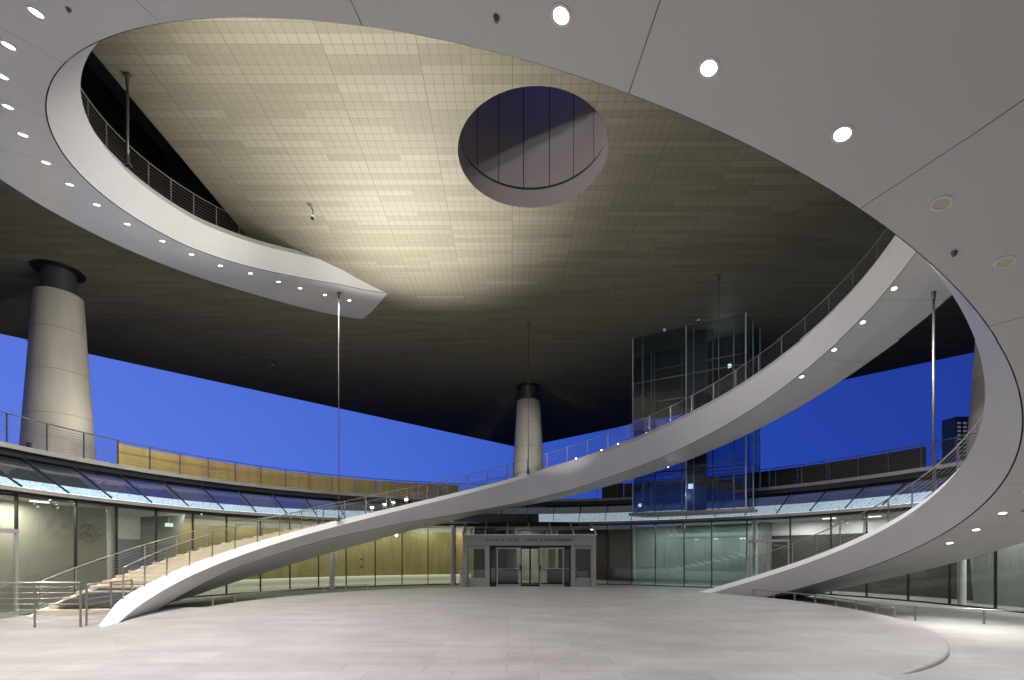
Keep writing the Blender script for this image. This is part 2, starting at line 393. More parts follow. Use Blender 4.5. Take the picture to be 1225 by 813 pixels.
# ------------------------------------------------------------------ helical stairs
R1, R2, R3, R4 = 13.25, 13.80, 16.40, 17.05
SEAM = 13.4
def make_stair(name, zt, ff, fo, dr, gap, th0, th1, seam0, step_fn, step0, step1, label):
    root = empty(name, (CX, CY, 0), label, 'staircase'); pw = lambda t: 0.19 + 0.31*sm(th0, th0-12, t)
    zo = lambda t: max(step_fn(t), -0.15)+0.03
    def P(th, r, z):
        a = R(th); return Vector((r*math.cos(a), r*math.sin(a), z))
    ths = [th0 - k*(th0-th1)/280 for k in range(281)]
    # sides and parapets
    m = MB()
    prev = None
    seams = [seam0 + k*SEAM for k in range(-40, 40)]
    seams = sorted([s for s in seams if th1 < s < th0], reverse=True)
    bounds = [th0] + seams + [th1]
    def arc(a, b): 
        n = max(2, int(abs(a-b)/0.8)); return [a + (b-a)*k/n for k in range(n+1)]
    G = 0.018
    for s0, s1 in zip(bounds[:-1], bounds[1:]):
        A = arc(s0-0.004, s1+0.004)
        # inner face, very slightly hollow, in two facets with a top bevel
        m.strip([P(t, R1+0.17+dr(t), zt(t)) for t in A], [P(t, R1+dr(t), zt(t)-0.27) for t in A], True)
        m.strip([P(t, R1+dr(t), zt(t)-0.27) for t in A], [P(t, R2-gap+dr(t), zt(t)-ff(t)+0.02) for t in A], True)
        m.strip([P(t, R4, zo(t)) for t in A], [P(t, R3+0.012, min(zo(t)-0.05, zt(t)-fo(t))) for t in A], True, True)
        # parapet tops and inner parapet faces
        m.strip([P(t, R1+pw(t), zt(t)) for t in A], [P(t, R1+0.17+dr(t), zt(t)) for t in A], True)
        m.strip([P(t, R4, zo(t)) for t in A], [P(t, R4-0.14, zo(t)) for t in A], True)
        m.strip([P(t, R1+pw(t), zt(t)-0.9) for t in A], [P(t, R1+pw(t), zt(t)) for t in A], True)
        m.strip([P(t, R4-0.14, zo(t)) for t in A], [P(t, R4-0.14, zo(t)-0.3) for t in A], True)
    # closed nose of the stringer on the floor
    for tt in (th0, th1):
        m.face([P(tt, R1+0.17+dr(tt), zt(tt)), P(tt, R1+dr(tt), zt(tt)-0.27), P(tt, R2+dr(tt), zt(tt)-ff(tt)+0.02), P(tt, R3, zt(tt)-fo(tt)), P(tt, R1+pw(tt), zt(tt))])
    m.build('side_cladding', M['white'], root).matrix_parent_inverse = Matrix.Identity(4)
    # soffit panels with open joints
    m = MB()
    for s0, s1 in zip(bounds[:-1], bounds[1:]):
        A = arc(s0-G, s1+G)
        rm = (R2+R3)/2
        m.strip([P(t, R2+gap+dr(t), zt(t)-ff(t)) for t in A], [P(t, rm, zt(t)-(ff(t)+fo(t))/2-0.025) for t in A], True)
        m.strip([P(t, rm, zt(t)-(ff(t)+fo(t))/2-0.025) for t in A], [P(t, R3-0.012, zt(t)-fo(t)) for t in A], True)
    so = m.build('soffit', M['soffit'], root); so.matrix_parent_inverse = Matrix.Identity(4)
    # dark structural core behind the joints
    m = MB()
    A = arc(th0-0.3, th1+0.3)
    m.strip([P(t, R2+0.06+dr(t), zt(t)-ff(t)+0.14) for t in A], [P(t, R3-0.06, zt(t)-fo(t)+0.14) for t in A], True)
    m.strip([P(t, R1+0.25+dr(t), zt(t)-0.3) for t in A], [P(t, R2+0.06+dr(t), zt(t)-ff(t)+0.14) for t in A], True)
    m.strip([P(t, R4-0.16, zo(t)-0.12) for t in A], [P(t, R3-0.06, zt(t)-fo(t)+0.14) for t in A], True, True)
    A = arc(step0-1.0, th1+0.3)
    m.strip([P(t, R1+0.62, zt(t)-0.62) for t in A], [P(t, R4-0.5, zt(t)-0.62) for t in A], True, True)
    m.build('frame', M['dark'], root).matrix_parent_inverse = Matrix.Identity(4)
    # treads and risers
    m = MB(); t = step0; D = 2.1; z = max(0.0, step_fn(t))
    ri, ro = R1+0.505, R4-0.145
    while t > step1:
        z2 = step_fn(t-D)
        sub = [t - D*k/3 for k in range(4)]
        m.face([P(t, ri, z), P(t, ro, z), P(t, ro, z2), P(t, ri, z2)])
        m.strip([P(q, ri, z2) for q in sub], [P(q, ro, z2) for q in sub], False, True)
        # slab under each tread closes the flight
        z = z2; t -= D
    m.build('steps', M['step'], root).matrix_parent_inverse = Matrix.Identity(4)
    return root, so, P

def stair_railing(root, P, zt, r, base, th0, th1, name, lowcap=None):
    """posts every ~2 m, a top rail and seven rods"""
    m = MB(); n = int(abs(th0-th1)/1.2)
    T = [th0+(th1-th0)*k/n for k in range(n+1)]
    m.tube([P(t, r, base(t)+1.02) for t in T], 0.024, 6)
    for k in range(7):
        m.tube([P(t, r, base(t)+0.13+k*0.125) for t in T], 0.007, 4)
    ro = m.build(name, M['rail'], root); ro.matrix_parent_inverse = Matrix.Identity(4)
    pm = MB(); pm.bar((0, 0, -0.06), (0, 0, 1.02), 0.02, 0.055); pm.box((0, 0, 0.0), (0.08, 0.08, 0.02))
    first = None
    k = 0; t = th0
    while t > th1 - 0.01:
        if first is None:
            first = pm.build('post', M['rail'], ro); o = first
        else:
            o = first.copy(); link(o); o.parent = ro
        o.matrix_parent_inverse = Matrix.Identity(4)
        o.location = P(t, r, base(t)); o.rotation_euler = (0, 0, R(t))
        t -= 5.6
    return ro

dl_first = [None]
def downlight(root, P, zt, fasc, th, r, lit=True, power=60, angle=85, spot=True):
    fasc = fasc(th) if callable(fasc) else fasc
    z = zt(th)-fasc-0.012
    m = MB(); nn = 20
    m.lathe([(0.085, -0.018), (0.115, -0.018), (0.118, 0.03)], (0, 0, 0), nn, cap=False)
    tr = m.build('downlight', M['trim'], root); tr.matrix_parent_inverse = Matrix.Identity(4); tr.location = P(th, r, z)
    # tilt with the slope of the soffit
    dz = (zt(th-0.5)-zt(th+0.5)); run = r*R(1.0)
    tr.rotation_euler = (0, 0, 0)
    slope = math.atan2(dz, run)
    tr.rotation_euler = Matrix.Rotation(R(th), 4, 'Z').to_euler()
    tr.rotation_euler = (Matrix.Rotation(R(th), 4, 'Z') @ Matrix.Rotation(-slope, 4, 'X')).to_euler()
    m = MB(); m.face([(0.086*math.cos(-2*math.pi*k/nn), 0.086*math.sin(-2*math.pi*k/nn), -0.012) for k in range(nn)])
    le = m.build('lens', M['lens'] if lit else M['lens_off'], tr); le.matrix_parent_inverse = Matrix.Identity(4)
    if lit and spot:
        q = P(th, r, z-0.06); 
        o = lamp('downlight_lamp', 'SPOT', q, power, (1, 0.97, 0.93), target=q+Vector((0, 0, -1)), size=0.085, angle=angle, blend=0.7, parent=root)
    return tr

def stepB(t): return min(0.083*(189.5-t), zB(t)-0.28)
def stepA(t): return min(0.083*(25.5-t), zA(t)-0.28)
stairB, _, PBf = make_stair('helical_staircase', zB, fB, foB, drB, 0.005, 203.9, -74, -72.7+165-SEAM*6, stepB, 189.5, -66,
    'white curved staircase rising from the left foreground across the entrance to the right')
stairA, _, PAf = make_stair('helical_staircase', zA, fA, foA, drA, 0.012, 40.5, -238, -72.7, stepA, 25.5, -205,
    'white curved staircase rising at the right and sweeping overhead to the tiled ceiling at left')

for root, P, zt, t0, t1, s0, sf in ((stairB, PBf, zB, 194, -62, 188.5, stepB), (stairA, PAf, zA, 29, -200, 24.5, stepA)):
    stair_railing(root, P, zt, R1+0.42, zt, t0, t1, 'inner_railing')
    stair_railing(root, P, zt, R4-0.07, (lambda t, f=sf: f(t)+0.02), s0, t1, 'outer_railing')

DLA = [-12.9, -18.4, -24.2, -30.4, -36.8, -43.2, -49.6, -76.7, -83.3, -89.7, -96.0, -102.4, -108.8, -115.2, -121.5, -128.3, -134.4, -140.7, -146.9, -153.7, -159.7, -166.0, -172.9, -180.0, -186.6, -193.2, -199.1, -206.0, -211.4, -217.7, -224.0]
for i, t in enumerate(DLA):
    pw = (420 if t > -26 else 260) if t > -60 else (250 if t > -100 else (500 if t > -125 else 1450))
    if t < -195: pw = 600
    downlight(stairA, PAf, zA, FASC, t, 14.42 if t > -180 else (14.3 if t > -195 else 14.0), True, pw, 100 if t > -26 else 150)
for t in (-64.6, -70.3): downlight(stairA, PAf, zA, FASC, t, 14.4, False)
for t in (-3.8, 3.1, 9.5, 16.9, -10.5, -17, -23.5, -30): downlight(stairB, PBf, zB, fB, t, 14.0, True, 800, 150)

# sprinklers / detectors under the overhead flight
for t, r in ((-118.6, 14.28), (-92.5, 14.22), (-66.8, 14.09), (-25.0, 14.75)):
    m = MB(); m.lathe([(0.0, -0.04), (0.018, -0.036), (0.028, -0.02), (0.03, 0.0), (0.04, 0.02)], (0, 0, 0), 16, cap=False)
    o = m.build('sprinkler_head', M['dark_rail'], stairA); o.matrix_parent_inverse = Matrix.Identity(4)
    o.location = PAf(t, r, zA(t)-FASC-0.03)

# floodlights on the stairs, aimed at ceiling, fascias and columns; some are added and unseen
def floodlight(th, r, z, target, power, label, big=True, lampang=70):
    s = 0.78 if big else 0.42
    p = pol(th, r, z); root = empty('floodlight', p, label, 'floodlight', 'floodlights along the staircases')
    m = MB()
    if not big: m.bar((0, 0, -0.26), (0, 0, 0.0), 0.045)
    m.box((0, 0, 0.015*s), (0.22*s, 0.16*s, 0.03*s)); m.bar((-0.12*s, 0, 0.03*s), (-0.12*s, 0, 0.3*s), 0.02*s, 0.05*s); m.bar((0.12*s, 0, 0.03*s), (0.12*s, 0, 0.3*s), 0.02*s, 0.05*s)
    bo = m.build('bracket', M['dark_rail'], root); bo.matrix_parent_inverse = Matrix.Identity(4)
    d = (Vector(target)-p).normalized(); q = d.to_track_quat('Z', 'Y').to_euler()
    m = MB(); m.lathe([(0.03*s, -0.2*s), (0.10*s, -0.14*s), (0.13*s, 0.0), (0.15*s, 0.12*s), (0.14*s, 0.12*s), (0.12*s, 0.08*s)], (0, 0, 0), 20, cap=False)
    h = m.build('housing', M['trim'], root); h.matrix_parent_inverse = Matrix.Identity(4); h.location = (0, 0, 0.3*s); h.rotation_euler = q
    m = MB(); m.lathe([(0.125*s, 0.085*s), (0.11*s, 0.12*s), (0.06*s, 0.15*s), (0.0, 0.165*s)], (0, 0, 0), 20, cap=False)
    l = m.build('lens', M['lens'], h); l.matrix_parent_inverse = Matrix.Identity(4)
    if power:
        lamp('floodlight_lamp', 'SPOT', Vector((0, 0, 0.3*s)) + d*0.3*s, power, (1, 0.97, 0.92), target=Vector((0, 0, 0.3*s)) + d*2, size=0.15, angle=lampang, blend=1.0, parent=root)
    return root
floodlight(-18, R1+0.72, zA(-18)-0.04, (-24.6, 27.0, 11.0), 17000, 'added unseen spotlight on the right stair aimed at the left concrete column', False, 20)  # added to brighten the left column, no such lamp is visible
floodlight(-64, R1+0.72, zA(-64)-0.04, (1.5, 45.5, 11.5), 20000, 'added unseen spotlight on the overhead stair aimed at the central concrete column', False, 14)  # likewise added, for the central column
ords = ['lowest', 'second lowest', 'third lowest', 'topmost']
for i, (t, tg) in enumerate(((131.0, (-5.5, 22.5, CEIL)), (127.6, (-4.2, 24.3, CEIL)), (125.2, (-4.0, 25.5, CEIL)), (121.6, (-4.0, 19.5, CEIL)))):
    floodlight(t, R1+0.28, zB(t)+0.004, tg, 4900, '%s of four bright floodlights on the stair above the gold lobby wall' % ords[i], True, 58)
ORDR = ['nearest the floor', 'second from the floor', 'third from the floor', 'fourth from the floor', 'highest']
for i, t in enumerate((-12, -24, -36, -48, -60)):
    floodlight(t, R1+0.72, zA(t)-0.04, tuple(pol((150, 135, 170, 185, 200)[i], 13.3, (17, 8.5, 15, 14, 13)[i])), 3000, 'small uplight behind the parapet of the right stair, %s of five' % ORDR[i], False, 40)
for i, t in enumerate((-146, -156, -166, -176, -186)):  # unseen row added to brighten the inner fascia of the opposite stair
    floodlight(t, R1+0.72, zA(t)-0.04, tuple(pol((2, 22, 46, 72, 100)[i], 13.3, (11.5, 10.2, 8.6, 7.2, 5.6)[i])), (5500, 6500, 7500, 8000, 7000)[i], 'added unseen uplight behind the upper left stair parapet, %s of five' % ('lowest', 'second lowest', 'third lowest', 'fourth lowest', 'topmost')[i], False, 50)
ordn = ['leftmost', 'second from left', 'third from left', 'fourth from left', 'fifth from left', 'rightmost']
for i, t in enumerate((74.0, 67.0, 62.5, 55.0, 51.0, 48.0)):
    floodlight(t, R1+0.62, zB(t)-0.03, tuple(pol(188+i*3, 13.3, 14.6)), 2600, 'small uplight, %s of six on the stair before the glass tower' % ordn[i], False, 36)
for i, (t, tg) in enumerate(((-116, (-4.6, 14.0, CEIL)), (-124, (-4.6, 16.5, CEIL)))):
    floodlight(t, R1+0.8, zA(t)-0.27, tg, 5200, 'floodlight on the overhead stair by the seam, %s' % ('lower' if i == 0 else 'upper'), True, 88)

# ------------------------------------------------------------------ building overhead: tiled underside, oculus, stair wells
bld = empty('overhead_building', (CX, CY, CEIL), 'square building on columns with a golden tiled underside pierced by a round oculus', 'building')
TOP = 25.5
corner = [(1.2, 71.6), (-51.5, 18.9), (1.2, -33.8), (53.9, 18.9)]
OC = (0.80, 19.15, 2.87)
wells = [(-17.2, 11.0, -12.8, 24.6), (13.9, 2.5, 21.0, 20.3)]
def holed(z, flip, holes):
    bm = bmesh.new()
    def loop(pts):
        vs = [bm.verts.new((x, y, z)) for x, y in pts]
        for i in range(len(vs)): bm.edges.new((vs[i], vs[(i+1) % len(vs)]))
    loop(corner)
    for h in holes: loop(h)
    bmesh.ops.triangle_fill(bm, use_beauty=True, use_dissolve=False, edges=bm.edges[:])
    for f in bm.faces:
        f.normal_update()
        if (f.normal.z < 0) != flip: f.normal_flip()
    me = bpy.data.meshes.new('sheet'); bm.to_mesh(me); bm.free(); return me
circ = [(OC[0]+OC[2]*math.cos(2*math.pi*k/72), OC[1]+OC[2]*math.sin(2*math.pi*k/72)) for k in range(72)]
wl = [[(a, b_), (c, b_), (c, d), (a, d)] for a, b_, c, d in wells]
def addme(name, me, material, parent):
    me.materials.append(material); me.name = name; o = bpy.data.objects.new(name, me); link(o); o.parent = parent
    o.matrix_parent_inverse = Matrix.Translation(-Vector(parent.location)); return o
addme('tiled_ceiling', holed(CEIL, True, [circ]+wl), M['ceiling'], bld)
addme('roof', holed(TOP, False, [circ]), M['fascia_dark'], bld)
m = MB()
for i in range(4):
    a, c = corner[i], corner[(i+1) % 4]
    m.face([(a[0], a[1], TOP), (c[0], c[1], TOP), (c[0], c[1], CEIL), (a[0], a[1], CEIL)])
m.build('fascia', M['fascia_dark'], bld)
# oculus lining: lip ring, shadow gap, tall panels with open joints
m = MB()
def arcpts(r, z, a0, a1, n): return [(OC[0]+r*math.cos(a0+(a1-a0)*k/n), OC[1]+r*math.sin(a0+(a1-a0)*k/n), z) for k in range(n+1)]
m.strip(arcpts(OC[2], CEIL-0.01, 0, 2*math.pi, 72), arcpts(OC[2], CEIL+0.78, 0, 2*math.pi, 72))
m.strip(arcpts(OC[2], CEIL+0.78, 0, 2*math.pi, 72), arcpts(OC[2]+0.12, CEIL+0.78, 0, 2*math.pi, 72))
NP = 16
for k in range(NP):
    a0 = 2*math.pi*(k+0.25)/NP; a1 = 2*math.pi*(k+1.25)/NP; g = 0.006
    m.strip(arcpts(OC[2]+0.05, CEIL+0.92, a0+g, a1-g, 6), arcpts(OC[2]+0.05, TOP, a0+g, a1-g, 6))
m.build('oculus_lining', M['oculus'], bld)
m = MB(); m.strip(arcpts(OC[2]+0.14, CEIL+0.8, 0, 2*math.pi, 72), arcpts(OC[2]+0.14, TOP, 0, 2*math.pi, 72))
m.build('oculus_backing', M['dark'], bld)
for a, b_, c, d in wells:
    m = MB()
    q = [(a, b_), (c, b_), (c, d), (a, d)]
    for i in range(4):
        p, r_ = q[i], q[(i+1) % 4]
        m.face([(p[0], p[1], CEIL), (r_[0], r_[1], CEIL), (r_[0], r_[1], CEIL+4.5), (p[0], p[1], CEIL+4.5)])
    m.face([(x, y, CEIL+4.5) for x, y in q])
    m.build('stair_well', M['interior_dark'], bld)

# domed cameras hanging from the ceiling
for i, (px, py, lb) in enumerate(((374, 250, 'small domed ceiling camera left of the oculus'), (795, 388, 'small domed ceiling camera above the left side of the glass tower'),
                              (836, 377, 'small domed ceiling camera above the right side of the glass tower'), (326, 431, 'small domed ceiling camera on the dark ceiling right of the left column'))):
    y = (CEIL-EYE)*595/(662-py); x = (px-612.5)/595*y
    r = empty('ceiling_camera', (x, y, CEIL), lb, 'camera', 'domed cameras under the ceiling')
    m = MB(); m.tube([(0, 0, 0), (0, 0, -0.3)], 0.018, 8); m.lathe([(0.05, -0.02), (0.09, -0.0)], (0, 0, 0), 14); o = m.build('stem', M['dark_rail'], r); o.matrix_parent_inverse = Matrix.Identity(4)
    m = MB(); m.lathe([(0.02, -0.28), (0.09, -0.32), (0.105, -0.37), (0.10, -0.41)], (0, 0, 0), 18); o = m.build('housing', M['trim'], r); o.matrix_parent_inverse = Matrix.Identity(4)
    m = MB(); m.lathe([(0.092, -0.41), (0.08, -0.46), (0.05, -0.5), (0.0, -0.515)], (0, 0, 0), 18, cap=False); o = m.build('dome', M['black_metal'] if i != 1 else M['trim'], r); o.matrix_parent_inverse = Matrix.Identity(4)

# hanging steel rods
for th, r, z0, z1, lb in ((140.5, R1+0.04, zB(140.5)-0.02, CEIL+0.3, 'leftmost slim steel rod rising from the stair to the pointed end of the overhead stair'),
                      (87.3, R1+0.04, zB(87.3)-0.02, CEIL, 'slim steel rod hanging in front of the far central column'),
                      (34.9, R1+0.04, zB(34.9)-0.02, CEIL, 'slim steel rod hanging in front of the glass tower'),
                      (-2.9, 15.6, stepA(-2.9), zB(-2.9)-1.12, 'slim steel rod at the right linking the two staircases'),
                      (-163.3, R1+0.04, zA(-163.3)-0.02, CEIL, 'short steel rod at upper left above the overhead stair railing')):
    p = pol(th, r)
    if th == 140.5: z1 = zA(140.5-360)-FASC-0.02; 
    root = empty('steel_rod', (p.x, p.y, z0), lb, 'rod', 'steel rods carrying the staircases')
    m = MB(); m.tube([(0, 0, 0), (0, 0, z1-z0)], 0.024 if th > 0 else 0.042, 10); o = m.build('shaft', M['steel'], root); o.matrix_parent_inverse = Matrix.Identity(4)
    for zz, sg in ((0.0, 1), (z1-z0, -1)):
        m = MB(); m.lathe([(0.07, 0.0), (0.08, 0.04*sg), (0.06, 0.28*sg), (0.045, 0.34*sg)], (0, 0, zz), 14); m.box((0, 0, zz+0.015*sg), (0.24, 0.16, 0.03))
        o = m.build('fitting', M['steel'], root); o.matrix_parent_inverse = Matrix.Identity(4)

# ------------------------------------------------------------------ concrete columns
for (x, y, lb) in ((-24.6, 27.0, 'tapered concrete column at the left rising behind the terrace railing'),
                   (1.5, 45.5, 'tapered concrete column standing far behind the entrance at the centre'),
                   (26.9, 27.2, 'tapered concrete column at the right, mostly hidden by the curved stair'),
                   (16.2, -4.5, 'tapered concrete column behind the viewer on the right'),
                   (-15.4, -4.5, 'tapered concrete column behind the viewer on the left')):
    if y < 0: continue
    root = empty('concrete_column', (x, y, 0), lb, 'column', 'tapered columns carrying the overhead building')
    def rad(z): return 1.62 - (z-DECK_Z)*(1.62-1.04)/(16.0-DECK_Z)
    zs = [-0.4, 6.9, 9.45, 11.8, 14.0, 16.05]
    m = MB()
    for z0, z1 in zip(zs[:-1], zs[1:]):
        m.lathe([(rad(z0)-0.008, z0+0.0), (rad(z0)-0.0, z0+0.02), (rad(z1), z1-0.02), (rad(z1)-0.008, z1)], (0, 0, 0), 56, cap=False)
    m.face([(rad(16.05)*math.cos(2*math.pi*k/56), rad(16.05)*math.sin(2*math.pi*k/56), 16.05) for k in range(56)])
    o = m.build('shaft', M['concrete'], root); o.matrix_parent_inverse = Matrix.Identity(4)
    m = MB()
    for z in zs[1:-1]: m.lathe([(rad(z)-0.004, z-0.014), (rad(z)-0.004, z+0.014)], (0, 0, 0), 56, cap=False)
    o = m.build('joint_ring', M['joint'], root); o.matrix_parent_inverse = Matrix.Identity(4)
    m = MB(); m.lathe([(0.74, 16.0), (0.74, CEIL-0.02)], (0, 0, 0), 40, cap=False); o = m.build('steel_drum', M['dark_rail'], root); o.matrix_parent_inverse = Matrix.Identity(4)
    m = MB(); m.lathe([(0.75, CEIL-0.09), (1.14, CEIL-0.06), (1.14, CEIL-0.01)], (0, 0, 0), 40, cap=False); o = m.build('collar_plate', M['black_metal'], root); o.matrix_parent_inverse = Matrix.Identity(4)

# ------------------------------------------------------------------ curved glass building
gb = empty('curved_glass_building', (FX, FY, 0), 'ring-shaped building with a glass wall under a sloping glass roof and terrace', 'building')
def FP(th, r, z): 
    a = R(th); return Vector((r*math.cos(a), r*math.sin(a), z))
def bpart(mb, name, mt, label=None):
    o = mb.build(name, mt, gb); o.matrix_parent_inverse = Matrix.Identity(4)
    if label: o['label'] = label
    return o
HG = 4.34
left = [207.4, 201.5, 195.7, 189.8, 183.8, 176.36, 170.7, 164.8, 158.9, 153.15, 147.0, 141.4, 135.7, 130.0, 123.8, 117.9, 112.1, 105.8]
right = [70.7, 65.4, 60.2, 54.1, 48.5, 41.6, 33.6, 26.6, 20.9, 14.7, 9.0, 3.2, -2.6, -8.4, -14.2, -20, -26]
def farc(a, b, n=4): return [a+(b-a)*k/n for k in range(n+1)]
pane_mats = []
for seg, side in ((left, 'l'), (right, 'r')):
    for a, c in zip(seg[:-1], seg[1:]):
        door = (side == 'l' and abs(a-189.8) < .1) or (side == 'r' and abs(a-41.6) < .1)
        T = farc(a-0.14, c+0.14)
        m = MB(); z0 = RING_Z+0.02 if not door else 2.98
        m.strip([FP(t, FR, z0) for t in T], [FP(t, FR, HG) for t in T], False)
        green = side == 'r' and 41.7 < a < 66
        bpart(m, 'glass_pane', M['green_glass'] if green else M['glass'], 'greenish reflective glass pane' if green else None)
        if door:
            # a framed pair of doors under a transom
            dr = empty('glass_door', (0, 0, 0)); dr.parent = gb
            m = MB(); tt = [a-0.2, (a+c)/2, c+0.2]
            for t in tt: m.bar(FP(t, FR-0.03, RING_Z), FP(t, FR-0.03, 2.95), 0.09, 0.09)
            m.bar(FP(a, FR-0.03, 2.93), FP(c, FR-0.03, 2.93), 0.1, 0.16); m.bar(FP(a, FR-0.03, RING_Z+0.1), FP(c, FR-0.03, RING_Z+0.1), 0.07, 0.2)
            o = m.build('frame', M['portal'], dr); o.matrix_parent_inverse = Matrix.Identity(4)
            m = MB(); m.strip([FP(t, FR, RING_Z+0.2) for t in tt], [FP(t, FR, 2.86) for t in tt], False)
            o = m.build('pane', M['glass'], dr); o.matrix_parent_inverse = Matrix.Identity(4)
            for s in (-0.12, 0.12):
                t = (a+c)/2 + s*4
                m = MB(); m.tube([FP(t, FR-0.12, 0.6), FP(t, FR-0.12, 1.5)], 0.018, 6)
                o = m.build('handle', M['steel'], dr); o.matrix_parent_inverse = Matrix.Identity(4)
    for t in seg:
        m = MB(); m.bar(FP(t, FR+0.02, RING_Z), FP(t, FR+0.02, HG), 0.055, 0.10, FP(t, 1, 0))
        bpart(m, 'mullion', M['black_metal'])
def ring_strip(mb, r0, z0, r1, z1, a0=206, a1=-27, n=150, flip=False):
    T = [a0+(a1-a0)*k/n for k in range(n+1)]
    mb.strip([FP(t, r0, z0) for t in T], [FP(t, r1, z1) for t in T], True, flip)
# head of the glass wall: black line, then a pale gutter
m = MB(); ring_strip(m, FR-0.05, HG-0.06, FR-0.05, HG+0.04); ring_strip(m, FR+0.06, HG-0.06, FR-0.05, HG-0.06); bpart(m, 'head_rail', M['black_metal'])
m = MB(); ring_strip(m, FR-0.16, HG+0.045, FR-0.16, HG+0.19); ring_strip(m, FR-0.16, HG+0.19, FR+0.25, HG+0.24); ring_strip(m, FR+0.06, HG+0.045, FR-0.16, HG+0.045); bpart(m, 'gutter', M['deck_edge'])
m = MB(); ring_strip(m, FR-0.04, RING_Z, FR-0.04, RING_Z+0.07); ring_strip(m, FR-0.04, RING_Z+0.07, FR+0.06, RING_Z+0.07); bpart(m, 'sill', M['black_metal'])
# sloping roof glazing, rafters, perforated lower band, upper band glowing with painted sky light
SR0, SZ0, SR1, SZ1 = FR+0.2, HG+0.26, DECK_R+0.1, DECK_Z-0.42
def slope(t, f, off=0.0):
    return FP(t, SR0+(SR1-SR0)*f+off*0.65, SZ0+(SZ1-SZ0)*f-off*0.75)
edges = [206 - 5.85*k for k in range(0, 41)]
for i, (a, c) in enumerate(zip(edges[:-1], edges[1:])):
    T = farc(a-0.1, c+0.1)
    m = MB(); m.strip([slope(t, 0) for t in T], [slope(t, 1) for t in T], False)
    bpart(m, 'roof_pane', M['roof_glass'])
    m = MB(); m.bar(slope(a, 0.0, -0.03), slope(a, 1.0, -0.03), 0.045, 0.07); bpart(m, 'rafter', M['black_metal'])
m = MB()
def pf(t): return 0.42 + 0.20*sm(150, 112, t) if t > 60 else 0.62 - 0.08*sm(60, 20, t)
T = [206+(106-206)*k/80 for k in range(81)]
m.strip([slope(t, 0.02, 0.25) for t in T], [slope(t, pf(t), 0.25) for t in T], True); bpart(m, 'perforated_band', M['perf'])
m = MB(); T = [86.5+(-27-86.5)*k/90 for k in range(91)]
m.strip([slope(t, 0.02, 0.25) for t in T], [slope(t, pf(t), 0.25) for t in T], True); bpart(m, 'perforated_band', M['perf'])
m = MB(); T = [106+(86.5-106)*k/20 for k in range(21)]
m.strip([slope(t, 0.02, 0.25) for t in T], [slope(t, pf(t), 0.25) for t in T], True); bpart(m, 'blank_band', M['interior_grey'])
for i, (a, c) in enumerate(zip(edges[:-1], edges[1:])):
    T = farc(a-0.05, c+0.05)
    m = MB(); m.strip([slope(t, pf(t)+0.005, 0.25) for t in T], [slope(t, 1.02, 0.25) for t in T], True); bpart(m, 'painted_sky_pane', M['painted_sky']['green' if a > 176 else ('blue' if i % 2 else 'lilac') if a > 131 else 'grey' if a > 64 else 'violet'])  # glow tint chosen by angle to imitate the sky
# terrace deck
m = MB()
ring_strip(m, DECK_R, DECK_Z-0.42, DECK_R, DECK_Z-0.14, flip=False); ring_strip(m, DECK_R+0.5, DECK_Z-0.42, DECK_R, DECK_Z-0.42)
bpart(m, 'deck_shadow_gap', M['black_metal'])
m = MB(); ring_strip(m, DECK_R-0.10, DECK_Z-0.14, DECK_R-0.10, DECK_Z+0.06); ring_strip(m, DECK_R-0.10, DECK_Z+0.06, DECK_R+0.15, DECK_Z+0.06); ring_strip(m, DECK_R, DECK_Z-0.14, DECK_R-0.10, DECK_Z-0.14)
ring_strip(m, DECK_R+0.15, DECK_Z+0.06, DECK_R+0.15, DECK_Z); ring_strip(m, DECK_R+0.15, DECK_Z, 30, DECK_Z); ring_strip(m, 30, DECK_Z, 30, -0.4)
bpart(m, 'terrace_deck', M['deck_edge'])
m = MB(); T = [207+126*k/60 for k in range(61)]
m.strip([FP(t, 27, -0.4) for t in T], [FP(t, 27, DECK_Z) for t in T], True); m.strip([FP(t, 27, DECK_Z) for t in T], [FP(t, 30, DECK_Z) for t in T], True); m.strip([FP(t, 30, DECK_Z) for t in T], [FP(t, 30, -0.4) for t in T], True)
bpart(m, 'rear_wall', M['concrete'])
# inside: floor, ceiling, back walls
m = MB(); ring_strip(m, FR-0.02, RING_Z+0.012, 26.0, RING_Z+0.012); bpart(m, 'lobby_floor', M['lobby_floor'])
m = MB(); ring_strip(m, FR+0.35, HG-0.1, 26.0, HG-0.1, flip=True); bpart(m, 'lobby_ceiling', M['interior_white'])
WALLR = 22.6
def th_at(px, r):
    """angle at which the sight line through photo column px meets radius r"""
    u = (px-612.5)/595; A_ = 1+u*u; B_ = -2*(u*FX+FY); C_ = FX*FX+FY*FY-r*r
    y = (-B_+math.sqrt(max(0, B_*B_-4*A_*C_)))/(2*A_); return math.degrees(math.atan2(y-FY, u*y-FX)) % 360
def wall(a0, a1, r, mt, name, z0=RING_Z, z1=HG-0.1, label=None):
    m = MB(); n = max(3, int(abs(a0-a1)/2)); T = [a0+(a1-a0)*k/n for k in range(n+1)]
    m.strip([FP(t, r, z0) for t in T], [FP(t, r, z1) for t in T], True); return bpart(m, name, mt, label)
G0 = th_at(193, WALLR); O0 = th_at(127, 20.9)
wall(G0, 101, WALLR, M['gold'], 'lobby_wall', RING_Z+0.62, HG-0.45, 'curved gold metal lobby wall')
wall(G0, 101, WALLR+0.3, M['interior_white'], 'wall_base', RING_Z, HG-0.1)
m = MB(); ring_strip(m, WALLR+0.02, RING_Z+0.60, WALLR+0.28, RING_Z+0.60, G0, 101, 40); bpart(m, 'cove_light', M['cove'])
wall(206, O0, 20.9, M['beige'], 'beige_wall')
wall(O0+1, G0-2, 24.5, M['interior_white'], 'office_wall', 2.95)
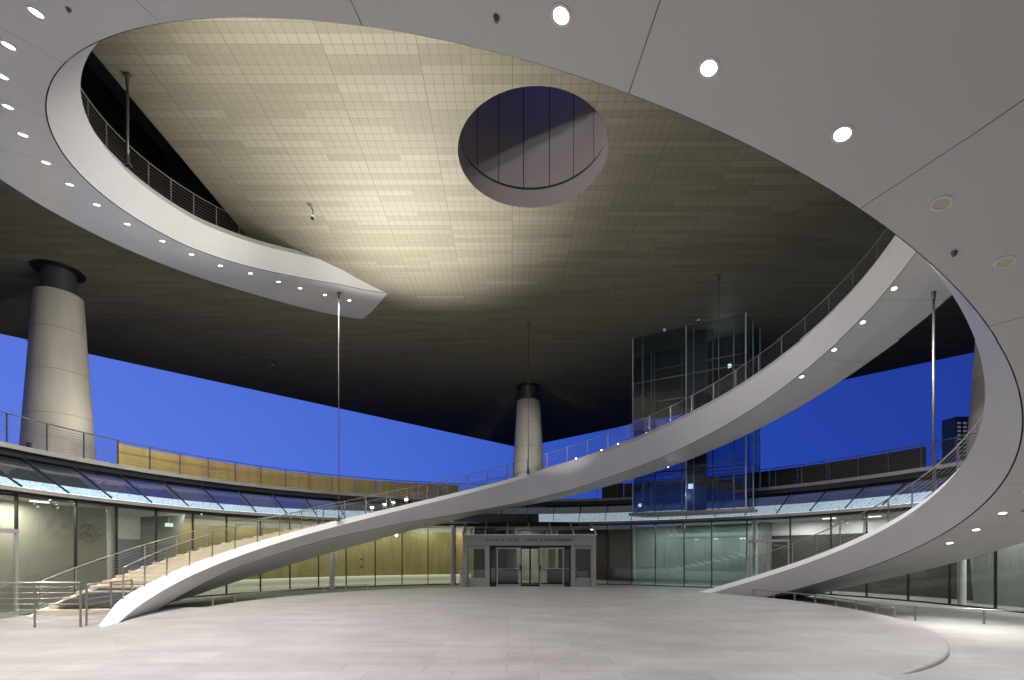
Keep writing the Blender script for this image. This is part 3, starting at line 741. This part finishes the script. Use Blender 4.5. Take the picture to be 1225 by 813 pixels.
wall(O0+1, G0-2, 24.5, M['partition'], 'office_partition', RING_Z, 2.95, 'blue-grey lower office partition')
wall(101, 96, WALLR, M['interior_dark'], 'lobby_wall'); wall(96, 66, 25.5, M['interior_dark'], 'lobby_wall'); wall(66, 41, 22.0, M['interior_grey'], 'lobby_wall')
wall(41, 10.5, 22.4, M['interior_dark'], 'gallery_wall', RING_Z, 3.35); wall(41, 10.5, 22.4, M['interior_white'], 'gallery_band', 3.35, HG-0.1)
wall(10.5, -27, 21.0, M['interior_grey'], 'gallery_wall')
for t in (G0, 101, 96, 66, 41, 10.5):
    m = MB(); m.face([FP(t, 21.0 if t != G0 else WALLR, RING_Z), FP(t, 25.8, RING_Z), FP(t, 25.8, HG-0.1), FP(t, 20.6, HG-0.1)]); bpart(m, 'cross_wall', M['interior_grey'])
# round steel columns just inside the glass
for t, r in ((133.5, 18.6), (8.6, 19.5), (th_at(133, 19.7), 19.7), (106.5, 18.9), (40.6, 19.4)):
    p = FP(t, r, 0); m = MB(); m.lathe([(0.16, RING_Z), (0.16, HG-0.06)], (p.x, p.y, 0), 20, cap=False); bpart(m, 'round_post', M['trim'])
# ceiling lamps seen through the glass
for t, r in ((184, 19.9), (178, 20.0), (172, 21.5), (168.5, 22.8), (166.5, 21.2), (29.5, 20.6), (24, 21.4)):
    p = FP(t, r, HG-0.13); m = MB(); m.box(p, (0.7, 0.14, 0.04), R(t+90)); bpart(m, 'strip_lamp', M['ceil_lamp'])
# small switches on the gold wall
for t in (123.5, 140.2):
    for z in (1.15, 1.7):
        p = FP(t, WALLR-0.03, z); m = MB(); m.box(p, (0.14, 0.05, 0.14), R(t+90)); bpart(m, 'wall_switch', M['interior_dark'])
# lobby lamps (ceiling panels inside the building)
for t in (198, 188, 179):
    p = fpol(t, 20.0, HG-0.2); lamp('lobby_lamp', 'AREA', p, 70, (1, 0.94, 0.84), size=0.8)
for t in (172, 167):
    p = fpol(t, 21.5, HG-0.2); lamp('lobby_lamp', 'AREA', p, 80, (1, 0.95, 0.88), size=0.8)
for t in range(158, 100, -8):
    p = fpol(t, 20.4, HG-0.2); lamp('lobby_lamp', 'AREA', p, 48, (1, 0.92, 0.74), target=fpol(t, 21.9, 0.8), size=1.2, sy=0.5)
for t in (90, 78): lamp('lobby_lamp', 'AREA', fpol(t, 22.5, HG-0.2), 60, (1, 0.94, 0.85), size=1.2)
for t in (60, 52, 45): lamp('lobby_lamp', 'AREA', fpol(t, 20.3, HG-0.2), 75, (0.85, 1, 0.95), size=0.9)
for t in (35, 27, 19): lamp('lobby_lamp', 'AREA', fpol(t, 20.8, HG-0.2), 85, (1, 0.97, 0.92), size=0.9)
for t in (6, -4, -14): lamp('lobby_lamp', 'AREA', fpol(t, 20.0, HG-0.2), 110, (1, 0.97, 0.92), size=0.9)

# ------------------------------------------------------------------ terrace railing and screens
tr = empty('terrace_railing', (FX, FY, DECK_Z), 'long curved steel railing with thin horizontal rods along the terrace edge', 'railing')
m = MB(); T = [206+(-27-206)*k/190 for k in range(191)]
def TP(th, r, z): a = R(th); return Vector((r*math.cos(a), r*math.sin(a), z))
m.tube([TP(t, DECK_R+0.02, 1.27) for t in T], 0.03, 6); 
o = m.build('top_rail', M['dark_rail'], tr); o.matrix_parent_inverse = Matrix.Identity(4)
m = MB()
for k in range(9): m.tube([TP(t, DECK_R+0.02, 0.19+k*0.115) for t in T[::2]], 0.008, 4)
o = m.build('rods', M['dark_rail'], tr); o.matrix_parent_inverse = Matrix.Identity(4)
pm = MB(); pm.bar((0, 0, 0.0), (0, 0, 1.27), 0.03, 0.07, Vector((1, 0, 0))); first = None
t = 204.4
while t > -26:
    if first is None: first = pm.build('post', M['dark_rail'], tr); o = first
    else: o = first.copy(); link(o); o.parent = tr
    o.matrix_parent_inverse = Matrix.Identity(4); o.location = TP(t, DECK_R+0.05, 0); o.rotation_euler = (0, 0, R(t)); t -= 4.35
def screen(name, a0, a1, n, mt, label, r=DECK_R+0.45, h=1.22):
    root = empty(name, (FX, FY, DECK_Z), label, 'screen'); d = (a1-a0)/n
    for k in range(n):
        m = MB(); t0, t1 = a0+d*k-0.0, a0+d*(k+1); s = 0.06 if d < 0 else -0.06
        A = farc(t0-s, t1+s, 3)
        m.strip([TP(t, r, 0.02) for t in A], [TP(t, r, h) for t in A], False); m.strip([TP(t, r, h) for t in A], [TP(t, r+0.06, h) for t in A], False); m.strip([TP(t, r+0.06, h) for t in A], [TP(t, r+0.06, 0.02) for t in A], False)
        for q, fl in ((A[0], 0), (A[-1], 1)):
            m.face([TP(q, r, 0.02), TP(q, r+0.06, 0.02), TP(q, r+0.06, h), TP(q, r, h)])
        o = m.build('panel', mt, root); o.matrix_parent_inverse = Matrix.Identity(4)
    return root
screen('terrace_screen', 164.6, 104, 14, M['gold_screen'], 'gold metal panel screen behind the terrace railing on the left')
screen('terrace_screen', 73, 17.5, 12, M['dark_screen'], 'dark louvred screen behind the terrace railing on the right')
# unseen uplights added on the terrace behind the railing to brighten the columns
for x, y, tg, pw, lb in ((-20.6, 25.6, (-24.6, 27.0, 12.0), 380, 'added unseen uplight on the terrace at the foot of the left column'),
                         (-20.4, 21.0, (-24.6, 27.0, 11.5), 300, 'added unseen uplight on the terrace a few steps before the left column'),
                         (0.4, 41.0, (1.5, 45.5, 11.5), 350, 'added unseen uplight on the terrace in front of the central column'),
                         (21.4, 24.9, (26.9, 27.2, 9.5), 330, 'added unseen uplight on the terrace beside the right column')):
    r = empty('uplight', (x, y, DECK_Z), lb, 'uplight', 'added unseen uplights on the terrace')  # added unseen uplight, only brightens the columns
    m = MB(); m.lathe([(0.11, 0.0), (0.11, 0.06), (0.07, 0.08), (0.09, 0.2), (0.1, 0.3), (0.085, 0.3), (0.075, 0.25)], (0, 0, 0), 18, cap=False); o = m.build('housing', M['black_metal'], r); o.matrix_parent_inverse = Matrix.Identity(4)
    m = MB(); m.face([(0.076*math.cos(2*math.pi*k/18), 0.076*math.sin(2*math.pi*k/18), 0.26) for k in range(18)]); o = m.build('lens', M['lens'], r); o.matrix_parent_inverse = Matrix.Identity(4)
    lamp('added_column_lamp', 'SPOT', (0, 0, 0.34), pw, (1, 0.93, 0.80), target=Vector(tg)-Vector((x, y, DECK_Z)), size=0.1, angle=46, blend=1.0, parent=r)

# ------------------------------------------------------------------ entrance portal
PX0, PX1, PY, PZ = -3.42, 5.85, 34.6, 3.42
ep = empty('entrance_portal', ((PX0+PX1)/2, PY, RING_Z), 'grey metal entrance portal with glazed doors and lettering under a glass canopy', 'entrance')
OFF = Vector(ep.location)
def eb(boxes, name, mt, parent=ep):
    m = MB()
    for c, d in boxes: m.box((c[0]-OFF.x, c[1]-OFF.y, c[2]-OFF.z), d)
    o = m.build(name, mt, parent); o.matrix_parent_inverse = Matrix.Identity(4); return o
W = PX1-PX0; pxm = (PX0+PX1)/2
zb = RING_Z
header = eb([((pxm, PY+0.25, 3.06), (W, 0.5, 0.72))], 'header', M['portal'])
eb([((pxm, PY+0.22, 3.445), (W+0.1, 0.6, 0.05))], 'cornice', M['trim'])
for x, wd in ((PX0+0.16, 0.32), (PX0+1.72, 0.26), (PX1-1.60, 0.26), (PX1-0.16, 0.32)):
    eb([((x, PY+0.2, (2.70+zb)/2), (wd, 0.4, 2.70-zb))], 'jamb', M['portal'])
# side windows
for x0, x1 in ((PX0+0.32, PX0+1.59), (PX1-1.47, PX1-0.32)):
    f = eb([(((x0+x1)/2, PY+0.2, 2.58), (x1-x0, 0.16, 0.24)), (((x0+x1)/2, PY+0.2, 0.12), (x1-x0, 0.16, 0.64)), ((x0+0.03, PY+0.2, 1.45), (0.06, 0.1, 2.03)), ((x1-0.03, PY+0.2, 1.45), (0.06, 0.1, 2.03))], 'side_window', M['portal'])
    eb([(((x0+x1)/2, PY+0.2, 1.45), (x1-x0, 0.02, 2.02))], 'pane', M['glass'], f)
# doors: two big sliding leaves and a narrow middle pair
x0, x1 = PX0+1.85, PX1-1.73
eb([(((x0+x1)/2, PY+0.25, 2.63), (x1-x0, 0.3, 0.14))], 'door_head', M['black_metal'])
dw = x1-x0
lv = [(x0+0.02, x0+dw*0.085), (x0+dw*0.085, x0+dw*0.385), (x0+dw*0.385, x0+dw*0.5), (x0+dw*0.5, x0+dw*0.615), (x0+dw*0.615, x0+dw*0.915), (x0+dw*0.915, x1-0.02)]
for i, (a, c) in enumerate(lv):
    big = i in (1, 4); y = PY+0.12 if big else PY+0.34; fw = 0.10 if big else 0.06
    d = eb([((a+fw/2, y, (2.56+zb)/2), (fw, 0.07, 2.56-zb)), ((c-fw/2, y, (2.56+zb)/2), (fw, 0.07, 2.56-zb)),
            (((a+c)/2, y, 2.51), (c-a-2*fw-0.004, 0.07, 0.1)), (((a+c)/2, y, zb+0.09), (c-a-2*fw-0.004, 0.07, 0.18))], 'door_leaf', M['portal'] if big else M['black_metal'])
    eb([(((a+c)/2, y, 1.2), (c-a-2*fw, 0.015, 2.4))], 'pane', M['glass'], d)
    if big:
        hx = c-fw/2 if i == 1 else a+fw/2
        eb([((hx, y-0.05, 1.15), (0.08, 0.04, 0.4))], 'lock', M['black_metal'], d)
        eb([(((a+c)/2, y-0.05, 0.98), (c-a-0.3, 0.03, 0.04))], 'push_bar', M['steel'], d)
# glass canopy and side returns
m = MB()
def canp(x, y, z): return (x-OFF.x, y-OFF.y, z-OFF.z)
cy = 38.0
for k in range(6):
    xa, xb = PX0+W*k/6+0.02, PX0+W*(k+1)/6-0.02
    m.face([canp(xa, PY-0.1, 3.5), canp(xb, PY-0.1, 3.5), canp(xb*1.03, cy, 4.5), canp(xa*1.03-0.05, cy, 4.5)])
o = m.build('canopy_glass', M['roof_glass'], ep); o.matrix_parent_inverse = Matrix.Identity(4)
m = MB()
for k in range(7):
    x = PX0+W*k/6
    m.bar(canp(x, PY-0.05, 3.47), canp(x*1.03, cy, 4.44), 0.07, 0.14)
o = m.build('canopy_rib', M['trim'], ep); o.matrix_parent_inverse = Matrix.Identity(4)
m = MB()
for x in (PX0+0.02, PX1-0.02):
    m.face([canp(x, PY+0.45, zb), canp(x*1.03, cy, zb), canp(x*1.03, cy, 4.45), canp(x, PY+0.45, 3.45)])
o = m.build('side_glass', M['glass'], ep); o.matrix_parent_inverse = Matrix.Identity(4)
m = MB(); m.bar(canp(PX0*1.03, cy, 4.5), canp(PX1*1.03, cy, 4.5), 0.12, 0.12); o = m.build('canopy_beam', M['black_metal'], ep); o.matrix_parent_inverse = Matrix.Identity(4)
def letters(txt, size, loc, parent, mt, name):
    cu = bpy.data.curves.new(name, 'FONT'); cu.body = txt; cu.size = size; cu.extrude = 0.012; cu.align_x = 'CENTER'; cu.align_y = 'CENTER'
    to = bpy.data.objects.new(name, cu); link(to)
    me = bpy.data.meshes.new_from_object(to.evaluated_get(bpy.context.evaluated_depsgraph_get()))
    bpy.data.objects.remove(to); me.materials.clear(); me.materials.append(mt)
    o = bpy.data.objects.new(name, me); link(o); o.parent = parent; o.location = loc; o.rotation_euler = (R(90), 0, 0); return o
bpy.context.view_layer.update()
letters('EDWIN & LOUISE  -  DAVID & ANN WARREN', 0.30, (0, -0.014, 3.08-RING_Z), header, M['interior_dark'], 'lettering')
# push-button posts
for x, lb in ((PX0-0.02, 'slim grey push-button post at the left of the entrance portal'), (PX1-0.25, 'slim grey push-button post at the right of the entrance portal')):
    r = empty('push_button_post', (x, PY-0.75, RING_Z), lb, 'post', 'push-button posts by the entrance')
    m = MB(); m.box((0, 0, 0.55), (0.22, 0.14, 1.1)); m.lathe([(0.11, 1.1), (0.09, 1.16), (0.0, 1.2)], (0, 0, 0), 12, cap=False); o = m.build('body', M['portal'], r); o.matrix_parent_inverse = Matrix.Identity(4)
    m = MB(); m.lathe([(0.05, 0), (0.05, 0.02)], (0, 0, 0), 14); o = m.build('button', M['steel'], r); o.matrix_parent_inverse = Matrix.Identity(4); o.location = (0, -0.072, 0.95); o.rotation_euler = (R(90), 0, 0)
# lobby things seen through the doors
b = MB(); b.lathe([(0.55, 0), (0.5, HG-0.2-RING_Z)], (0, 0, 0), 30); o = b.build('lobby_column', M['beige']); o.location = (-0.1, 41.2, RING_Z); tag(o, 'pale round lobby column seen through the left entrance door', 'column', 'columns in the lobby')
b = MB(); b.lathe([(0.55, 0), (0.5, HG-0.2-RING_Z)], (0, 0, 0), 30); o = b.build('lobby_column', M['beige']); o.location = (3.3, 41.2, RING_Z); tag(o, 'pale round lobby column seen through the right entrance door', 'column', 'columns in the lobby')
for x, lb in ((-0.7, 'dark wood reception desk with a pale top behind the left entrance door'), (3.9, 'dark wood reception desk with a pale top behind the right entrance door')):
    r = empty('reception_desk', (x, 39.3, RING_Z), lb, 'desk', 'reception desks in the lobby')
    m = MB(); m.box((0, 0, 0.55), (2.3, 0.7, 1.1)); o = m.build('front', M['wood'], r); o.matrix_parent_inverse = Matrix.Identity(4)
    m = MB(); m.box((0, -0.05, 1.13), (2.4, 0.85, 0.05)); o = m.build('top', M['interior_white'], r); o.matrix_parent_inverse = Matrix.Identity(4)

# ------------------------------------------------------------------ glass lift tower
TZ0, TZ1 = 5.0, CEIL-0.02
Q = [Vector((8.6, 35.4, 0)), Vector((14.85, 31.6, 0)), Vector((16.9, 33.9, 0)), Vector((10.6, 37.8, 0))]
tw = empty('lift_tower', (12.7, 34.6, TZ0), 'tall clear glass lift shaft rising from the glass roof to the dark ceiling', 'lift tower')
TO = Vector(tw.location)
def tp(p, z): return Vector((p.x-TO.x, p.y-TO.y, z-TO.z))
def tbuild(m, name, mt): 
    o = m.build(name, mt, tw); o.matrix_parent_inverse = Matrix.Identity(4); return o
lev = [TZ0+0.05, 8.0, 11.0, 14.2, TZ1]
for i in range(4):
    a, c = Q[i], Q[(i+1) % 4]; nb = 2 if i in (0, 2) else 1
    for k in range(nb):
        p, q = a.lerp(c, k/nb), a.lerp(c, (k+1)/nb)
        d = (q-p).normalized()*0.03
        for z0, z1 in zip(lev[:-1], lev[1:]):
            m = MB(); m.face([tp(p+d, z0+0.02), tp(q-d, z0+0.02), tp(q-d, z1-0.02), tp(p+d, z1-0.02)]); tbuild(m, 'glass_pane', M['tower_glass'])
for i in range(4):
    a, c = Q[i], Q[(i+1) % 4]
    for f in ((0, 0.09, 0.5, 0.56, 0.9) if i == 0 else (0, 0.5)):
        p = a.lerp(c, f); inn = 0.25 if f in (0.09, 0.56, 0.9) else 0
        n_ = Vector((-(c-a).y, (c-a).x, 0)).normalized()*inn
        m = MB(); m.bar(tp(p+n_, TZ0), tp(p+n_, TZ1), 0.06 if f in (0, 0.5) else 0.045, 0.08); tbuild(m, 'glass_fin', M['fin'])
m = MB()
for z in lev[1:-1]:
    for i in range(4):
        a, c = Q[i], Q[(i+1) % 4]; m.bar(tp(a, z), tp(c, z), 0.04, 0.05)
tbuild(m, 'transom', M['dark_rail'])
m = MB()
base = [Q[0]+Vector((-0.35, -0.2, 0)), Q[1]+Vector((0.1, -0.4, 0)), Q[2]+Vector((0.3, 0, 0)), Q[3]]
m.face([tp(p, TZ0-0.18) for p in base][::-1]); m.face([tp(p, TZ0) for p in base])
for i in range(4): m.face([tp(base[i], TZ0-0.18), tp(base[(i+1) % 4], TZ0-0.18), tp(base[(i+1) % 4], TZ0), tp(base[i], TZ0)])
tbuild(m, 'base_slab', M['deck_edge'])
cc = Q[0].lerp(Q[1], 0.52).lerp(Q[3].lerp(Q[2], 0.52), 0.45)
m = MB(); rz = math.atan2((Q[1]-Q[0]).y, (Q[1]-Q[0]).x)
cl = tp(cc, (TZ0+TZ1)/2); m.box(cl, (1.35, 0.5, TZ1-TZ0), rz); tbuild(m, 'lift_core', M['navy'])
car = cl + Vector((1.9, -1.1, 0)); m = MB(); m.box((car.x, car.y, 7.4), (2.0, 1.5, 2.6), rz); tbuild(m, 'lift_car', M['navy'])
for k in (-1, 1):
    gx = car + Vector((math.cos(rz), math.sin(rz), 0))*1.12*k; m = MB(); m.box((gx.x, gx.y, (TZ1-TZ0)/2), (0.07, 0.12, TZ1-TZ0-0.02), rz); tbuild(m, 'guide_rail', M['dark_rail'])
car2 = cl - Vector((math.cos(rz), math.sin(rz), 0))*1.9
for k in (-1, 1):
    gx = car2 + Vector((math.cos(rz), math.sin(rz), 0))*0.95*k; m = MB(); m.box((gx.x, gx.y, (TZ1-TZ0)/2), (0.07, 0.12, TZ1-TZ0-0.02), rz); tbuild(m, 'guide_rail', M['dark_rail'])
for zz in (2.2, 3.0, 5.4, 8.1, 10.4):
    a_, c_ = car2 - Vector((math.cos(rz), math.sin(rz), 0))*1.0, car + Vector((math.cos(rz), math.sin(rz), 0))*1.15
    m = MB(); m.bar((a_.x, a_.y, zz), (c_.x, c_.y, zz), 0.06, 0.1); tbuild(m, 'cross_beam', M['dark_rail'])
m = MB(); cs = cl + Vector((0.30, -0.32, 0)); m.box((cs.x, cs.y, -TO.z+7.6), (0.05, 0.05, 4.6), rz); tbuild(m, 'light_strip', M['strip'])
lamp('lift_lamp', 'POINT', (cl.x-1.2, cl.y-0.6, 1.2), 16, (0.85, 0.93, 1), size=0.15, parent=tw); lamp('lift_lamp', 'POINT', (cl.x+1.4, cl.y-0.9, 10.9), 25, (0.85, 0.93, 1), size=0.15, parent=tw)
m = MB(); cs = cl + Vector((-0.5, -0.36, 0)); m.box((cs.x, cs.y, -TO.z+6.75), (0.34, 0.04, 0.34), rz); tbuild(m, 'indicator_panel', M['strip'])

# ------------------------------------------------------------------ low rails round the plaza and guard fences
def low_rail(a0, a1, lb, n, r=DISC_R+0.12):
    root = empty('low_rail', (CX, CY, RING_Z), lb, 'railing', 'low steel rails round the plaza')
    def Q_(t, z): a = R(t); return Vector((r*math.cos(a), r*math.sin(a), z))
    m = MB(); T = farc(a0, a1, 30); m.tube([Q_(t, 0.52) for t in T], 0.03, 6)
    o = m.build('top_rail', M['rail'], root); o.matrix_parent_inverse = Matrix.Identity(4)
    for k in range(n+1):
        t = a0+(a1-a0)*k/n; m = MB(); m.bar(Q_(t, 0.0), Q_(t, 0.52), 0.04, 0.06); o = m.build('post', M['rail'], root); o.matrix_parent_inverse = Matrix.Identity(4)
low_rail(177, 134, 'low curved steel rail at the plaza edge under the left stair', 7)
low_rail(24, -14.0, 'low curved steel rail at the plaza edge below the right stair', 7)
def straight_rail(p0, p1, hgt, rods, nposts, name, lb, z0, group=None):
    p0, p1 = Vector((*p0, 0)), Vector((*p1, 0)); root = empty(name, (p0.x, p0.y, z0), lb, 'railing', group)
    m = MB(); d = p1-p0
    m.tube([(0, 0, hgt), tuple(d+Vector((0, 0, hgt)))], 0.026, 6)
    for k in range(rods): z = hgt*(0.14+0.76*k/max(1, rods-1)); m.tube([(0, 0, z), tuple(d+Vector((0, 0, z)))], 0.008, 4)
    o = m.build('rails', M['rail'], root); o.matrix_parent_inverse = Matrix.Identity(4)
    for k in range(nposts):
        q = d*(k/(nposts-1)); m = MB(); m.bar(q, q+Vector((0, 0, hgt)), 0.03, 0.055); o = m.build('post', M['rail'], root); o.matrix_parent_inverse = Matrix.Identity(4)
straight_rail((13.95, 17.2), (18.6, 14.6), 0.48, 0, 4, 'low_rail', 'low straight steel rail on the brightly lit paving at far right', RING_Z, 'low steel rails round the plaza')
straight_rail((-18.6, 13.9), (-12.45, 14.35), 1.28, 7, 6, 'guard_railing', 'steel guard railing with horizontal rods at lower left in front of the stair foot', 0.0, 'guard railings by the left stair')
straight_rail((-12.45, 14.55), (-13.15, 17.2), 1.2, 7, 3, 'guard_railing', 'short steel guard railing beside the first step of the left stair', 0.0, 'guard railings by the left stair')

# ------------------------------------------------------------------ things behind the glass on the left
# round wall emblem of concentric rings
p = fpol(th_at(106, 20.84), 20.84, 3.05)
em = empty('wall_emblem', p, 'round grey seal with rings on the beige wall behind the left glass', 'emblem')
for rr, wd in ((0.44, 0.04), (0.33, 0.03)):
    m = MB(); n = 40
    m.strip([((rr)*math.cos(2*math.pi*k/n), (rr)*math.sin(2*math.pi*k/n), 0) for k in range(n+1)], [((rr-wd)*math.cos(2*math.pi*k/n), (rr-wd)*math.sin(2*math.pi*k/n), 0) for k in range(n+1)], False)
    o = m.build('ring', M['seal'], em); o.matrix_parent_inverse = Matrix.Identity(4)
m = MB()
for k in range(26):
    a = math.pi*k/13; m.bar((0.345*math.cos(a), 0.345*math.sin(a), 0), (0.385*math.cos(a), 0.385*math.sin(a), 0), 0.035, 0.01)
for k in range(5):
    a = math.pi*(k/2.5+0.5); m.bar((0.0, 0.0, 0.001*k), (0.24*math.cos(a), 0.24*math.sin(a), 0.001*k), 0.09, 0.01)
o = m.build('star', M['seal'], em); o.matrix_parent_inverse = Matrix.Identity(4)
d = Vector((FX, FY, p.z))-p; em.rotation_euler = d.to_track_quat('Z', 'Y').to_euler()
# green exit sign
p = fpol(th_at(202, 21.6), 21.6, 3.72); es = empty('exit_sign', p, 'small lit green exit sign behind the glass on the left', 'sign')
m = MB(); m.box((0, 0, 0), (0.42, 0.06, 0.2)); o = m.build('housing', M['interior_white'], es); o.matrix_parent_inverse = Matrix.Identity(4)
letters('EXIT', 0.2, (0, -0.035, 0), es, M['exit'], 'lettering')
m = MB(); m.box((0, 0, 0.27), (0.02, 0.02, 0.34)); o = m.build('stem', M['interior_white'], es); o.matrix_parent_inverse = Matrix.Identity(4)
d = Vector((FX, FY, 0))-Vector((p.x, p.y, 0)); es.rotation_euler = (0, 0, math.atan2(d.y, d.x)+math.pi/2)
# office chairs behind the glass
for i, (t, r, lb) in enumerate(((th_at(148, 20.6), 20.6, 'dark office chair behind the glass, nearest the round post'), (th_at(166, 20.5), 20.5, 'dark office chair behind the glass beside the black mullion'), (th_at(178, 21.6), 21.6, 'dark office chair set back by the blue partition'))):
    p = fpol(t, r, RING_Z+0.01); ch = empty('office_chair', p, lb, 'chair', 'office chairs behind the left glass'); ch.rotation_euler = (0, 0, R(40*i))
    m = MB(); m.box((0, 0, 0.48), (0.48, 0.48, 0.09)); o = m.build('seat', M['interior_dark'], ch); o.matrix_parent_inverse = Matrix.Identity(4)
    m = MB(); m.box((0, 0.22, 0.85), (0.44, 0.07, 0.55)); o = m.build('backrest', M['interior_dark'], ch); o.matrix_parent_inverse = Matrix.Identity(4)
    m = MB(); m.tube([(0, 0, 0.1), (0, 0, 0.44)], 0.03, 8)
    for k in range(5):
        a = 2*math.pi*k/5; m.bar((0, 0, 0.1), (0.28*math.cos(a), 0.28*math.sin(a), 0.04), 0.04, 0.03)
    o = m.build('base', M['steel'], ch); o.matrix_parent_inverse = Matrix.Identity(4)
p = fpol(th_at(160, 21.6), 21.6, RING_Z+0.01); ds = empty('office_desk', p, 'pale office desk behind the glass between dark chairs', 'desk'); ds.rotation_euler = (0, 0, R(80))
m = MB(); m.box((0, 0, 0.72), (1.8, 0.8, 0.04)); o = m.build('desktop', M['interior_white'], ds); o.matrix_parent_inverse = Matrix.Identity(4)
for sx in (-0.85, 0.85):
    for sy in (-0.35, 0.35):
        m = MB(); m.bar((sx, sy, 0), (sx, sy, 0.7), 0.05); o = m.build('leg', M['steel'], ds); o.matrix_parent_inverse = Matrix.Identity(4)

# ------------------------------------------------------------------ far tower block
ft = empty('tower_block', (260, 290, 0), 'distant dark high-rise seen in the gap at the right of the staircase', 'building')
m = MB(); m.box((0, 0, 40.5), (11, 9, 81)); o = m.build('wall', M['interior_dark'], ft); o.matrix_parent_inverse = Matrix.Identity(4)
M['win'] = emis('far_window', (0.75, 0.8, 0.9), 0.12)
for k in range(12):
    for j in range(3):
        m = MB(); m.box((-3.4+j*3.4, -4.53, 52+k*2.3), (2.1, 0.05, 1.1)); o = m.build('window', M['win'], ft); o.matrix_parent_inverse = Matrix.Identity(4)
